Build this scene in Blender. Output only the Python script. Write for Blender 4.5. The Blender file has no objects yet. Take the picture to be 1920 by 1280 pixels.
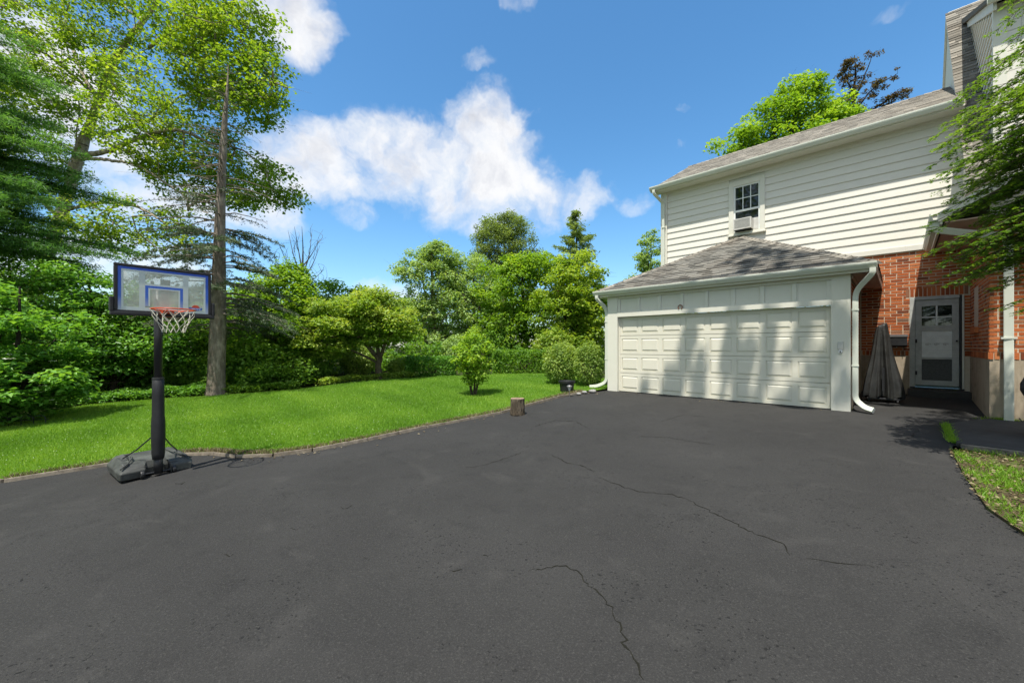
import bpy, math, random
import numpy as np
from mathutils import Vector, Matrix

scene = bpy.context.scene
col = scene.collection
R = math.radians

# ------------------------------------------------------------------ camera
cam_d = bpy.data.cameras.new('camera')
cam_d.sensor_width = 36.0
cam_d.lens = 36.0 * 750 / 1920
cam_d.shift_y = 8.7 / 1920
cam_d.clip_end = 3000
cam = bpy.data.objects.new('camera', cam_d)
col.objects.link(cam)
cam.location = (0, 0, 1.30)
cam.rotation_euler = (R(90), 0, 0)
scene.camera = cam

# ------------------------------------------------------------------ sky, sun, exposure
TO_SUN = Vector((-.193, -.356, 1.0)).normalized()
SUN_EL = math.asin(TO_SUN.z)
SUN_AZ = math.atan2(TO_SUN.x, TO_SUN.y)

world = bpy.data.worlds.new('World')
scene.world = world
world.use_nodes = True
wn = world.node_tree
wn.nodes.clear()


class NG:
    """small helper to write node graphs as expressions"""
    def __init__(self, tree):
        self.t = tree

    def n(self, typ, **kw):
        nd = self.t.nodes.new(typ)
        for k, v in kw.items():
            setattr(nd, k, v)
        return nd

    def put(self, sock, v):
        if hasattr(v, 'is_output'):
            self.t.links.new(v, sock)
        elif v is not None:
            sock.default_value = v

    def m(self, op, a, b=None, c=None, clamp=False):
        nd = self.n('ShaderNodeMath', operation=op, use_clamp=clamp)
        self.put(nd.inputs[0], a)
        if b is not None:
            self.put(nd.inputs[1], b)
        if c is not None:
            self.put(nd.inputs[2], c)
        return nd.outputs[0]

    def vm(self, op, a, b=None, out=0):
        nd = self.n('ShaderNodeVectorMath', operation=op)
        self.put(nd.inputs[0], a)
        if b is not None:
            self.put(nd.inputs[1], b)
        return nd.outputs[out]

    def noise(self, vec, scale, detail=4, rough=.55, dist=0.0, out='Fac'):
        nd = self.n('ShaderNodeTexNoise')
        if vec is not None:
            self.put(nd.inputs['Vector'], vec)
        nd.inputs['Scale'].default_value = scale
        nd.inputs['Detail'].default_value = detail
        nd.inputs['Roughness'].default_value = rough
        nd.inputs['Distortion'].default_value = dist
        return nd.outputs[out]

    def ramp(self, fac, stops, interp='LINEAR'):
        nd = self.n('ShaderNodeValToRGB')
        self.put(nd.inputs[0], fac)
        cr = nd.color_ramp
        cr.interpolation = interp
        while len(cr.elements) < len(stops):
            cr.elements.new(.5)
        for e, (p, c) in zip(cr.elements, stops):
            e.position = p
            e.color = (*c, 1) if len(c) == 3 else c
        return nd.outputs[0]

    def step(self, v, a, b):
        nd = self.n('ShaderNodeMapRange', interpolation_type='SMOOTHSTEP')
        self.put(nd.inputs[0], v)
        nd.inputs[1].default_value = a
        nd.inputs[2].default_value = b
        return nd.outputs[0]

    def mix(self, fac, a, b, blend='MIX'):
        nd = self.n('ShaderNodeMix', data_type='RGBA', blend_type=blend)
        self.put(nd.inputs[0], fac)
        self.put(nd.inputs[6], a if hasattr(a, 'is_output') else (*a, 1) if len(a) == 3 else a)
        self.put(nd.inputs[7], b if hasattr(b, 'is_output') else (*b, 1) if len(b) == 3 else b)
        return nd.outputs[2]


g = NG(wn)
sky = g.n('ShaderNodeTexSky', sky_type='NISHITA')
sky.sun_disc = False
sky.sun_elevation = SUN_EL
sky.sun_rotation = SUN_AZ
sky.air_density = 1.0
sky.dust_density = 0.7
sky.ozone_density = 4.0
hs = g.n('ShaderNodeHueSaturation')
hs.inputs['Hue'].default_value = .492
hs.inputs['Saturation'].default_value = 1.2
hs.inputs['Value'].default_value = 1.0
wn.links.new(sky.outputs[0], hs.inputs['Color'])
tc = g.n('ShaderNodeTexCoord')
D = tc.outputs['Generated']
warp = g.noise(D, 5.0, 5, .6, out='Color')
Dw = g.vm('ADD', D, g.vm('SCALE', g.vm('SUBTRACT', warp, (.5, .5, .5))))
Dw.node.inputs[1].links[0].from_node.inputs[3].default_value = .15
# cloud banks: direction (as bearing/height tangents) and half extents, denser towards the middle
banks = [(-.12, .44, .25, .12, 1.0), (-.02, .38, .17, .085, .9), (-.07, .53, .13, .085, .95), (-.50, .45, .17, .10, .9), (-.30, .47, .14, .08, .85),
         (-.62, .90, .14, .11, .85), (-.52, .80, .08, .08, .7), (-.72, .96, .2, .1, .8), (-.06, .70, .05, .02, .30), (-.01, .635, .07, .03, .33), (.05, .595, .07, .025, .40),
         (.25, .20, .05, .035, .0), (.19, .37, .10, .05, .6), (-.40, .32, .07, .03, .5), (-.34, .11, .09, .06, .75), (-.38, .315, .045, .03, .55), (-.32, .115, .1, .02, .45),
         (-.80, .36, .24, .10, .7), (-1.15, .60, .26, .2, .9), (-1.05, .2, .3, .1, .7), (-.02, .86, .06, .02, .45), (.43, .51, .035, .018, .42),
         (.44, .60, .02, .012, .4), (.42, .40, .03, .015, .3), (.29, .33, .05, .03, .45), (1.0, .83, .06, .02, .4), (-.06, .33, .2, .06, .75)]
tot = None
for cx, cz, rx, rz, wgt in banks:
    if wgt <= 0:
        continue
    c = Vector((cx, 1, cz))
    L = c.length
    c = c / L
    ax = Vector((c.y, -c.x, 0)).normalized()
    up = c.cross(ax) * -1
    dx = g.m('MULTIPLY', g.vm('DOT_PRODUCT', Dw, tuple(ax), 1), L / rx)
    dz = g.m('MULTIPLY', g.vm('SUBTRACT', Dw, tuple(c)), 1) if False else g.m('MULTIPLY', g.vm('DOT_PRODUCT', Dw, tuple(up), 1), L / rz)
    front = g.m('GREATER_THAN', g.vm('DOT_PRODUCT', D, tuple(c), 1), 0.0)
    r2 = g.m('ADD', g.m('MULTIPLY', dx, dx), g.m('MULTIPLY', dz, dz))
    v = g.m('MULTIPLY', g.m('MULTIPLY', g.step(r2, 1.9, .0), wgt), front)
    tot = v if tot is None else g.m('MAXIMUM', tot, v)
# the rest of the sky carries scattered cumulus of the same kind
sepD = g.n('ShaderNodeSeparateXYZ')
wn.links.new(D, sepD.inputs[0])
Dy, Dz = sepD.outputs[1], sepD.outputs[2]
rest = g.m('MULTIPLY', g.step(g.noise(D, 2.3, 3, .5), .36, .58), g.step(Dy, .42, .05))
rest = g.m('MULTIPLY', rest, g.step(Dz, -.02, .1))
tot = g.m('MAXIMUM', tot, rest)
fine = g.noise(Dw, 7.0, 8, .56, .15)
fine2 = g.noise(Dw, 26.0, 5, .6)
dens = g.m('ADD', g.m('MULTIPLY', tot, .97), g.m('ADD', g.m('MULTIPLY', g.m('SUBTRACT', fine, .5), 2.1), g.m('MULTIPLY', g.m('SUBTRACT', fine2, .5), .22)))
cover = g.m('MULTIPLY', g.step(dens, .20, 1.08), g.step(tot, .0, .22))
Ds = g.vm('ADD', Dw, tuple(Vector((-.02, 0, .045))))
lit = g.m('SUBTRACT', g.noise(Dw, 6.0, 6, .6), g.noise(Ds, 6.0, 6, .6))
shade = g.m('ADD', g.m('MULTIPLY', lit, 2.2), g.m('SUBTRACT', 1.10, g.m('MULTIPLY', dens, .50)))
ccol = g.ramp(shade, [(.0, (.62, .64, .70)), (.35, (.80, .81, .85)), (.65, (.97, .97, .98)), (1, (1, 1, .99))])
bg1 = g.n('ShaderNodeBackground')
wn.links.new(hs.outputs[0], bg1.inputs[0])
bg1.inputs[1].default_value = 0.15
bg2 = g.n('ShaderNodeBackground')
wn.links.new(ccol, bg2.inputs[0])
bg2.inputs[1].default_value = 0.70
mx = g.n('ShaderNodeMixShader')
g.put(mx.inputs[0], g.m('MULTIPLY', cover, .97))
wn.links.new(bg1.outputs[0], mx.inputs[1])
wn.links.new(bg2.outputs[0], mx.inputs[2])
wo = g.n('ShaderNodeOutputWorld')
wn.links.new(mx.outputs[0], wo.inputs[0])

sun_d = bpy.data.lights.new('sun', 'SUN')
sun_d.energy = 4.5
sun_d.angle = R(.55)
sun_d.color = (1.0, .955, .88)
sun = bpy.data.objects.new('sun', sun_d)
col.objects.link(sun)
sun.rotation_euler = (-TO_SUN).to_track_quat('-Z', 'Y').to_euler()
sun.location = TO_SUN * 60

scene.render.engine = 'CYCLES'
vs = scene.view_settings
vs.view_transform = 'Standard'
vs.look = 'None'
vs.exposure = 0.56
vs.gamma = 1.0
vs.use_curve_mapping = False
scene.cycles.max_bounces = 6
scene.cycles.diffuse_bounces = 2
scene.cycles.glossy_bounces = 3
scene.cycles.transmission_bounces = 4
scene.cycles.transparent_max_bounces = 6
scene.cycles.use_adaptive_sampling = True
scene.cycles.use_denoising = True
scene.cycles.adaptive_threshold = .015

# ------------------------------------------------------------------ places
# the house stands turned: local x runs along its front, local y goes back into it
HX, HY, HA = 3.031, 11.51, R(-44.21)
CU, SU = math.cos(HA), math.sin(HA)


def hw(s, t, z=0.0):
    return Vector((HX + s * CU - t * SU, HY + s * SU + t * CU, z))


def to_st(x, y):
    dx, dy = x - HX, y - HY
    return dx * CU + dy * SU, -dx * SU + dy * CU


SLOPE = .0525


def G(x, y):
    """height of the gently rising plot"""
    return SLOPE * np.clip(-(np.asarray(x) - HX) * SU + (np.asarray(y) - HY) * CU, -30, 9)


def Gt(t):
    return SLOPE * max(-30, min(9, t))


def at(px, py, d):
    """the point at depth d seen along a bearing of the photograph"""
    return Vector(((px - 960) / 750 * d, d, 1.3 + (648.7 - py) / 750 * d))


def gp(px, py):
    lo, hi = .3, 150.
    for _ in range(50):
        m_ = (lo + hi) / 2
        p = at(px, py, m_)
        if p.z > G(p.x, p.y):
            lo = m_
        else:
            hi = m_
    p = at(px, py, lo)
    p.z = float(G(p.x, p.y))
    return p


# ------------------------------------------------------------------ materials
MATS = {}


def mat(name, build):
    m_ = bpy.data.materials.new(name)
    m_.use_nodes = True
    nt = m_.node_tree
    nt.nodes.clear()
    q = NG(nt)
    out = q.n('ShaderNodeOutputMaterial')
    sh = build(q)
    nt.links.new(sh, out.inputs[0])
    MATS[name] = m_
    return m_


def principled(q, color, rough=.6, bump=None, bstr=.2, bdist=.01, metal=0., spec=.4, **kw):
    p = q.n('ShaderNodeBsdfPrincipled')
    q.put(p.inputs['Base Color'], color if hasattr(color, 'is_output') else (*color, 1))
    q.put(p.inputs['Roughness'], rough)
    p.inputs['Metallic'].default_value = metal
    p.inputs['Specular IOR Level'].default_value = spec
    for k, v in kw.items():
        q.put(p.inputs[k], v)
    if bump is not None:
        b = q.n('ShaderNodeBump')
        b.inputs['Strength'].default_value = bstr
        b.inputs['Distance'].default_value = bdist
        q.put(b.inputs['Height'], bump)
        q.t.links.new(b.outputs[0], p.inputs['Normal'])
    return p.outputs[0]


def objco(q):
    return q.n('ShaderNodeTexCoord').outputs['Object']


def geo(q):
    return q.n('ShaderNodeNewGeometry').outputs['Position']


def simple(name, color, rough=.6, var=.12, scale=8., bstr=.05, metal=0., spec=.4, dirt=None):
    def b(q):
        co = objco(q)
        n1 = q.noise(co, scale, 6, .6)
        c = q.mix(q.step(n1, .3, .75), tuple(x * (1 - var) for x in color), tuple(min(1, x * (1 + var)) for x in color))
        if dirt:
            c = q.mix(q.m('MULTIPLY', q.step(q.noise(co, scale * .35, 5, .65, .4), .5, .75), dirt[1]), c, dirt[0])
        return principled(q, c, rough, q.noise(co, scale * 14, 4, .6), bstr, .004, metal, spec)
    return mat(name, b)


def rnd_island(q):
    a = q.n('ShaderNodeNewGeometry').outputs['Random Per Island']
    o = q.n('ShaderNodeObjectInfo').outputs['Random']
    return q.m('FRACT', q.m('ADD', a, o))


def b_asphalt(q):
    p = geo(q)
    big = q.noise(p, .55, 5, .55, .3)
    mid = q.noise(p, 3.2, 6, .65)
    spk = q.noise(p, 80., 4, .8)
    vo = q.n('ShaderNodeTexVoronoi')
    q.put(vo.inputs['Vector'], p)
    vo.inputs['Scale'].default_value = 150
    c = q.mix(q.step(big, .3, .72), (.0275, .0268, .0252), (.0355, .0346, .0325))
    c = q.mix(q.m('MULTIPLY', q.step(mid, .50, .72), .6), c, (.021, .0205, .0195))
    c = q.mix(q.m('MULTIPLY', q.step(q.noise(p, 1.3, 4, .6, .8), .55, .72), .45), c, (.052, .050, .046))
    c = q.mix(q.m('MULTIPLY', q.step(spk, .5, .72), .75), c, (.072, .070, .064))
    c = q.mix(q.m('MULTIPLY', q.step(spk, .44, .30), .8), c, (.012, .012, .012))
    pits = q.m('MULTIPLY', q.step(q.noise(p, 38., 2, .5), .63, .70), q.step(q.noise(p, 1.1, 3, .6), .46, .60))
    c = q.mix(q.m('MULTIPLY', pits, .85), c, (.008, .008, .008))
    h = q.m('ADD', q.m('MULTIPLY', vo.outputs[0], .7), q.m('ADD', q.m('MULTIPLY', spk, .6), q.m('MULTIPLY', pits, -1.5)))
    return principled(q, c, .88, h, .55, .006, spec=.25)


mat('asphalt', b_asphalt)
mat('crack_dark', lambda q: principled(q, q.mix(q.noise(geo(q), 12., 3), (.009, .009, .009), (.026, .026, .018)), 1.0, spec=.05))


def b_lawn(q):
    p = geo(q)
    c = q.mix(q.step(q.noise(p, .7, 4, .6), .3, .7), (.07, .15, .014), (.11, .21, .02))
    c = q.mix(q.m('MULTIPLY', q.noise(p, 22., 4, .7), .6), c, (.045, .09, .012))
    return principled(q, c, .9, q.noise(p, 60., 3, .7), .6, .02, spec=.1)


mat('lawn_turf', b_lawn)


def b_soil(q):
    p = geo(q)
    c = q.ramp(q.noise(p, 2.4, 8, .7), [(.3, (.02, .025, .01)), (.5, (.045, .06, .018)), (.68, (.085, .075, .035))])
    return principled(q, c, .95, q.noise(p, 18., 5, .7), .6, .03, spec=.1)


mat('woodland_floor', b_soil)


def b_bed(q):
    p = geo(q)
    c = q.ramp(q.noise(p, 7., 8, .75), [(.3, (.035, .028, .018)), (.48, (.085, .065, .036)), (.58, (.09, .12, .03)), (.72, (.2, .16, .09))])
    return principled(q, c, .95, q.noise(p, 40., 5, .7), .7, .02, spec=.1)


mat('bed_soil', b_bed)


def leafmat(name, c0, c1, c2, trans=.35, rough=.5, tcol=None):
    def b(q):
        a = q.n('ShaderNodeAttribute')
        a.attribute_name = 'tint'
        c = q.ramp(a.outputs['Fac'], [(0, c0), (.5, c1), (1, c2)])
        d = q.n('ShaderNodeBsdfPrincipled')
        q.put(d.inputs['Base Color'], c)
        d.inputs['Roughness'].default_value = rough
        d.inputs['Specular IOR Level'].default_value = .3
        t = q.n('ShaderNodeBsdfTranslucent')
        tcl = q.mix(1.0, c, tcol or (1.6, 1.5, .55), 'MULTIPLY')
        q.put(t.inputs[0], tcl)
        ms = q.n('ShaderNodeMixShader')
        ms.inputs[0].default_value = trans
        q.t.links.new(d.outputs[0], ms.inputs[1])
        q.t.links.new(t.outputs[0], ms.inputs[2])
        return ms.outputs[0]
    return mat(name, b)


leafmat('leaf_yellowgreen', (.09, .18, .015), (.20, .33, .03), (.38, .48, .07), .5)
leafmat('leaf_midgreen', (.07, .16, .02), (.15, .30, .035), (.28, .45, .06), .46)
leafmat('leaf_bright', (.10, .20, .018), (.20, .36, .03), (.36, .50, .065), .45)
leafmat('leaf_gold', (.11, .20, .022), (.23, .36, .045), (.44, .50, .11), .42)
leafmat('leaf_silver', (.12, .21, .055), (.26, .40, .12), (.43, .56, .23), .42)
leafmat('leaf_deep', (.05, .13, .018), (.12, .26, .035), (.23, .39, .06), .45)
leafmat('leaf_glossy', (.055, .15, .02), (.125, .30, .04), (.24, .45, .08), .42, .38)
leafmat('leaf_variegated', (.10, .18, .028), (.23, .35, .06), (.44, .52, .15), .4)
leafmat('leaf_red', (.10, .02, .016), (.22, .05, .035), (.32, .10, .06), .35, tcol=(1.5, .7, .5))
leafmat('leaf_copper', (.075, .065, .03), (.15, .12, .05), (.19, .20, .06), .3, tcol=(1.2, .9, .6))
leafmat('needle_pine', (.055, .14, .04), (.125, .27, .065), (.24, .42, .095), .45, tcol=(1.3, 1.4, .6))
leafmat('needle_spruce', (.04, .065, .032), (.085, .125, .06), (.16, .21, .10), .2, tcol=(1.1, 1.2, .8))
leafmat('needle_hemlock', (.05, .12, .018), (.125, .24, .032), (.25, .39, .055), .46)
leafmat('needle_cedar', (.10, .155, .045), (.20, .29, .08), (.34, .43, .13), .42)
leafmat('grass_blade', (.085, .19, .014), (.16, .32, .024), (.31, .46, .065), .4)
leafmat('dry_leaf', (.06, .04, .02), (.16, .12, .06), (.36, .30, .18), .15, tcol=(1.1, 1., .8))
leafmat('white_bract', (.5, .55, .4), (.65, .68, .55), (.8, .8, .7), .3, tcol=(1, 1, .9))


def barkmat(name, c0, c1, scale=9.):
    def b(q):
        p = geo(q)
        mp = q.n('ShaderNodeMapping')
        q.put(mp.inputs[0], p)
        mp.inputs['Scale'].default_value = (1, 1, .28)
        n1 = q.noise(mp.outputs[0], scale, 8, .7, .5)
        n2 = q.noise(p, 1.8, 4, .6)
        c = q.ramp(n1, [(.28, tuple(x * .45 for x in c0)), (.5, c0), (.74, c1)])
        c = q.mix(q.m('MULTIPLY', q.step(n2, .5, .75), .45), c, tuple(x * 1.5 for x in c1))
        return principled(q, c, .9, n1, .9, .03, spec=.15)
    return mat(name, b)


barkmat('bark_grey', (.32, .265, .20), (.52, .45, .35))
barkmat('bark_spruce', (.19, .155, .12), (.36, .31, .25), 11.)
barkmat('bark_dark', (.03, .024, .018), (.07, .058, .045))
barkmat('bark_twig', (.075, .058, .04), (.15, .125, .09), 14.)
barkmat('bark_dead', (.16, .15, .135), (.3, .285, .26))


def b_brick(q):
    r = rnd_island(q)
    p = geo(q)
    c = q.ramp(r, [(0, (.17, .05, .024)), (.10, (.32, .08, .026)), (.45, (.46, .12, .036)), (.75, (.53, .155, .05)), (.93, (.56, .20, .075)), (1, (.2, .115, .075))])
    n = q.noise(p, 30., 6, .7)
    c = q.mix(q.m('MULTIPLY', q.step(n, .52, .8), .35), c, (.15, .07, .045))
    c = q.mix(q.m('MULTIPLY', q.step(q.noise(p, 9., 4, .6), .6, .8), .25), c, (.5, .3, .2))
    return principled(q, c, .85, q.noise(p, 120., 4, .7), .4, .004, spec=.2)


mat('brick_red', b_brick)
mat('mortar', lambda q: principled(q, q.mix(q.noise(geo(q), 25., 5, .7), (.52, .43, .31), (.70, .60, .46)), .95, q.noise(geo(q), 200., 3), .4, .003, spec=.1))


def b_foundation(q):
    p = geo(q)
    sp = q.n('ShaderNodeSeparateXYZ')
    q.put(sp.inputs[0], p)
    mp = q.n('ShaderNodeMapping')
    q.put(mp.inputs[0], p)
    mp.inputs['Scale'].default_value = (1, 1, .18)
    streak = q.noise(mp.outputs[0], 9., 6, .65)
    c = q.mix(q.noise(p, 5., 6, .6), (.34, .27, .19), (.47, .40, .30))
    c = q.mix(q.m('MULTIPLY', q.step(streak, .5, .72), .55), c, (.16, .13, .09))
    c = q.mix(q.m('MULTIPLY', q.step(q.noise(p, 2.6, 5, .7), .52, .7), .5), c, (.10, .105, .06))
    return principled(q, c, .9, q.noise(p, 60., 5, .7), .4, .006, spec=.15)


mat('foundation_stucco', b_foundation)


def b_siding(q):
    p = geo(q)
    mp = q.n('ShaderNodeMapping')
    q.put(mp.inputs[0], p)
    mp.inputs['Scale'].default_value = (.6, .6, 9.)
    c = q.mix(q.noise(mp.outputs[0], 2., 5, .6), (.725, .69, .595), (.775, .74, .645))
    c = q.mix(q.m('MULTIPLY', q.step(q.noise(p, 1.6, 5, .65), .55, .8), .22), c, (.6, .6, .55))
    return principled(q, c, .6, q.noise(mp.outputs[0], 26., 3), .06, .004, spec=.3)


mat('siding_white', b_siding)


def b_trim(q, a=(.69, .67, .565), b_=(.755, .73, .62), d=(.52, .50, .40)):
    p = geo(q)
    mp = q.n('ShaderNodeMapping')
    q.put(mp.inputs[0], p)
    mp.inputs['Scale'].default_value = (1., 1., .12)
    c = q.mix(q.noise(p, 3., 5, .6), a, b_)
    c = q.mix(q.m('MULTIPLY', q.step(q.noise(mp.outputs[0], 7., 6, .7), .56, .78), .38), c, d)
    return principled(q, c, .55, q.noise(p, 70., 3), .06, .003, spec=.35)


mat('trim_white', b_trim)
mat('garage_door_paint', lambda q: b_trim(q, (.70, .665, .54), (.765, .73, .60), (.58, .545, .42)))
mat('gutter_paint', lambda q: b_trim(q, (.60, .62, .52), (.69, .70, .60), (.45, .46, .38)))
simple('soffit_brown', (.55, .38, .30), .7, .15, 3., dirt=((.28, .19, .15), .6))


def b_shingle(q, cs=((.07, .067, .058), (.125, .12, .103), (.175, .168, .145), (.215, .202, .17))):
    r = rnd_island(q)
    p = geo(q)
    c = q.ramp(r, [(0, cs[0]), (.35, cs[1]), (.7, cs[2]), (1, cs[3])])
    c = q.mix(q.m('MULTIPLY', q.step(q.noise(p, 1.3, 4, .6), .45, .7), .4), c, (.15, .125, .095))
    sp = q.noise(p, 170., 2, .8)
    c = q.mix(q.m('MULTIPLY', q.step(sp, .5, .75), .4), c, (.26, .24, .22))
    return principled(q, c, .95, sp, .6, .004, spec=.12)


mat('roof_shingle', b_shingle)
mat('roof_shingle_tan', lambda q: b_shingle(q, ((.12, .11, .09), (.19, .175, .145), (.25, .23, .19), (.30, .27, .22))))
simple('door_grey', (.48, .49, .45), .55, .12, 6., dirt=((.18, .17, .14), .4))
simple('panel_grey', (.78, .80, .75), .5, .08, 5.)
simple('screen_mesh', (.10, .105, .10), .8, .2, 60.)
simple('metal_dark', (.03, .03, .032), .45, .2, 10., metal=.3)
simple('plastic_black', (.018, .018, .019), .5, .25, 6., dirt=((.06, .058, .052), .5))
simple('pole_black', (.02, .02, .021), .42, .2, 6., spec=.5)
def b_basepl(q):
    co = objco(q)
    c = q.mix(q.step(q.noise(co, 4., 6, .65), .35, .7), (.035, .037, .033), (.085, .09, .08))
    return principled(q, c, .6, q.noise(co, 160., 3), .25, .003, spec=.4)
mat('plastic_base', b_basepl)
simple('rim_orange', (.55, .075, .02), .4, .15, 12.)
simple('net_white', (.58, .55, .44), .8, .1, 30.)
simple('grille_metal', (.42, .40, .36), .5, .15, 30., metal=.3)
simple('ac_paint', (.62, .60, .54), .5, .1, 8., dirt=((.4, .36, .3), .5))
simple('horseshoe_rust', (.22, .07, .035), .75, .4, 25.)
simple('concrete_edge', (.20, .17, .13), .9, .35, 9., .5, dirt=((.10, .075, .045), .85))
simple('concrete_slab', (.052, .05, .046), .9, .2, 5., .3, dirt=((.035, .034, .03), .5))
simple('stone_grey', (.3, .29, .27), .9, .25, 9., .4)
simple('wood_cut', (.42, .29, .2), .85, .25, 14., .3)
simple('yellow_plastic', (.7, .5, .03), .5, .1, 12.)
simple('lamp_plate', (.25, .24, .23), .4, .2, 12., metal=.6)
simple('lamp_lens', (.6, .6, .56), .3, .1, 12.)


def b_cover(q):
    co = objco(q)
    c = q.mix(q.step(q.noise(co, 4., 6, .7), .3, .75), (.013, .013, .012), (.038, .038, .034))
    c = q.mix(q.m('MULTIPLY', q.step(q.noise(co, 2., 4, .6), .55, .75), .5), c, (.075, .073, .062))
    return principled(q, c, .5, q.noise(co, 22., 5, .6, 1.2), .5, .012, spec=.4)


mat('cover_fabric', b_cover)
mat('tarp_black', lambda q: principled(q, (.022, .023, .027), .35, q.noise(objco(q), 9., 5, .6, 1.), .6, .03, spec=.5))


def b_glass(q):
    p = q.n('ShaderNodeBsdfPrincipled')
    p.inputs['Base Color'].default_value = (.012, .014, .013, 1)
    p.inputs['Roughness'].default_value = .03
    p.inputs['Specular IOR Level'].default_value = .6
    p.inputs['Coat Weight'].default_value = .25
    p.inputs['Coat Roughness'].default_value = .02
    b = q.n('ShaderNodeBump')
    b.inputs['Strength'].default_value = .12
    b.inputs['Distance'].default_value = .01
    q.put(b.inputs['Height'], q.noise(objco(q), 2.2, 2))
    q.t.links.new(b.outputs[0], p.inputs['Normal'])
    return p.outputs[0]


mat('window_glass', b_glass)


def b_acrylic(q):
    co = objco(q)
    tr = q.n('ShaderNodeBsdfTransparent')
    tr.inputs[0].default_value = (.93, .95, .92, 1)
    d = principled(q, (.74, .78, .67), .25, q.noise(co, 3., 3), .1, .01, spec=.5)
    ms = q.n('ShaderNodeMixShader')
    q.put(ms.inputs[0], q.m('MULTIPLY_ADD', q.step(q.noise(co, 3.2, 5, .6), .35, .75), .32, .34))
    q.t.links.new(tr.outputs[0], ms.inputs[1])
    q.t.links.new(d, ms.inputs[2])
    return ms.outputs[0]


mat('acrylic_clear', b_acrylic)


def b_blue(q):
    sp = q.n('ShaderNodeSeparateXYZ')
    q.put(sp.inputs[0], objco(q))
    # the printed band fades from blue to pale grey towards its lower end
    c = q.ramp(sp.outputs[2], [(.0, (.50, .56, .54)), (.22, (.04, .14, .54)), (.6, (.008, .085, .54)), (1, (.006, .07, .48))])
    return principled(q, c, .35, spec=.5)


mat('print_blue', b_blue)
simple('print_grey', (.55, .63, .59), .35, .06, 5.)
simple('logo_red', (.62, .07, .03), .4, .1, 9.)
simple('logo_blue', (.02, .10, .42), .4, .1, 9.)
simple('logo_white', (.8, .8, .8), .4, .05, 9.)

# ------------------------------------------------------------------ mesh helpers
def raw_mesh(name, V, F, material=None, smooth=False):
    me = bpy.data.meshes.new(name)
    me.from_pydata([tuple(v) for v in V], [], [tuple(f) for f in F])
    if material:
        me.materials.append(MATS[material])
    if smooth:
        me.polygons.foreach_set('use_smooth', [True] * len(me.polygons))
    me.update()
    return me


def link(name, data, parent=None):
    o = bpy.data.objects.new(name, data)
    col.objects.link(o)
    if parent is not None:
        o.parent = parent
    return o


def tag(o, label=None, cat=None, group=None, kind=None):
    if label:
        o['label'] = label
    if cat:
        o['category'] = cat
    if group:
        o['group'] = group
    if kind:
        o['kind'] = kind
    return o


def thing(name, label, cat, loc=(0, 0, 0), rz=0., group=None):
    o = link(name, None)
    o.location = loc
    o.rotation_euler = (0, 0, rz)
    return tag(o, label, cat, group)


class MB:
    def __init__(self):
        self.v, self.f = [], []

    def add(self, V, F):
        n = len(self.v)
        self.v += [tuple(p) for p in V]
        self.f += [tuple(i + n for i in f) for f in F]
        return self

    def box(self, x0, x1, y0, y1, z0, z1):
        V = [(x0, y0, z0), (x1, y0, z0), (x1, y1, z0), (x0, y1, z0), (x0, y0, z1), (x1, y0, z1), (x1, y1, z1), (x0, y1, z1)]
        return self.add(V, [(3, 2, 1, 0), (4, 5, 6, 7), (0, 1, 5, 4), (1, 2, 6, 5), (2, 3, 7, 6), (3, 0, 4, 7)])

    def prism(self, pts, vec):
        """extrude a planar polygon (3d points) by vec"""
        n = len(pts)
        a = [Vector(p) for p in pts]
        b = [p + Vector(vec) for p in a]
        F = [tuple(range(n))[::-1], tuple(range(n, 2 * n))]
        F += [(i, (i + 1) % n, n + (i + 1) % n, n + i) for i in range(n)]
        return self.add(a + b, F)

    def tube(self, path, rad, n=8, caps=True, shape=None):
        P = [Vector(p) for p in path]
        rs = rad if isinstance(rad, (list, tuple)) else [rad] * len(P)
        sh = shape or [(math.cos(2 * math.pi * k / n), math.sin(2 * math.pi * k / n)) for k in range(n)]
        n = len(sh)
        V, F = [], []
        up = None
        for i, p in enumerate(P):
            d = (P[min(i + 1, len(P) - 1)] - P[max(i - 1, 0)]).normalized()
            if up is None:
                ref = Vector((0, 0, 1)) if abs(d.z) < .9 else Vector((0, 1, 0))
                up = d.cross(ref).normalized()
            up = (up - d * up.dot(d)).normalized()
            w = d.cross(up)
            V += [p + (up * a + w * b) * rs[i] for a, b in sh]
        for i in range(len(P) - 1):
            for k in range(n):
                F.append((i * n + k, i * n + (k + 1) % n, (i + 1) * n + (k + 1) % n, (i + 1) * n + k))
        if caps:
            F.append(tuple(range(n))[::-1])
            F.append(tuple(range((len(P) - 1) * n, len(P) * n)))
        return self.add(V, F)

    def lathe(self, prof, n=16, c=(0, 0, 0)):
        V, F = [], []
        for r, z in prof:
            V += [(c[0] + r * math.cos(2 * math.pi * k / n), c[1] + r * math.sin(2 * math.pi * k / n), c[2] + z) for k in range(n)]
        for i in range(len(prof) - 1):
            for k in range(n):
                F.append((i * n + k, i * n + (k + 1) % n, (i + 1) * n + (k + 1) % n, (i + 1) * n + k))
        F.append(tuple(range(n))[::-1])
        F.append(tuple(range((len(prof) - 1) * n, len(prof) * n)))
        return self.add(V, F)

    def build(self, name, material, parent=None, smooth=False, bevel=0., label=None):
        o = link(name, raw_mesh(name, self.v, self.f, material, smooth), parent)
        if bevel:
            b = o.modifiers.new('bevel', 'BEVEL')
            b.width = bevel
            b.segments = 2
            b.limit_method = 'ANGLE'
        if label:
            o['label'] = label
        return o


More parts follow.
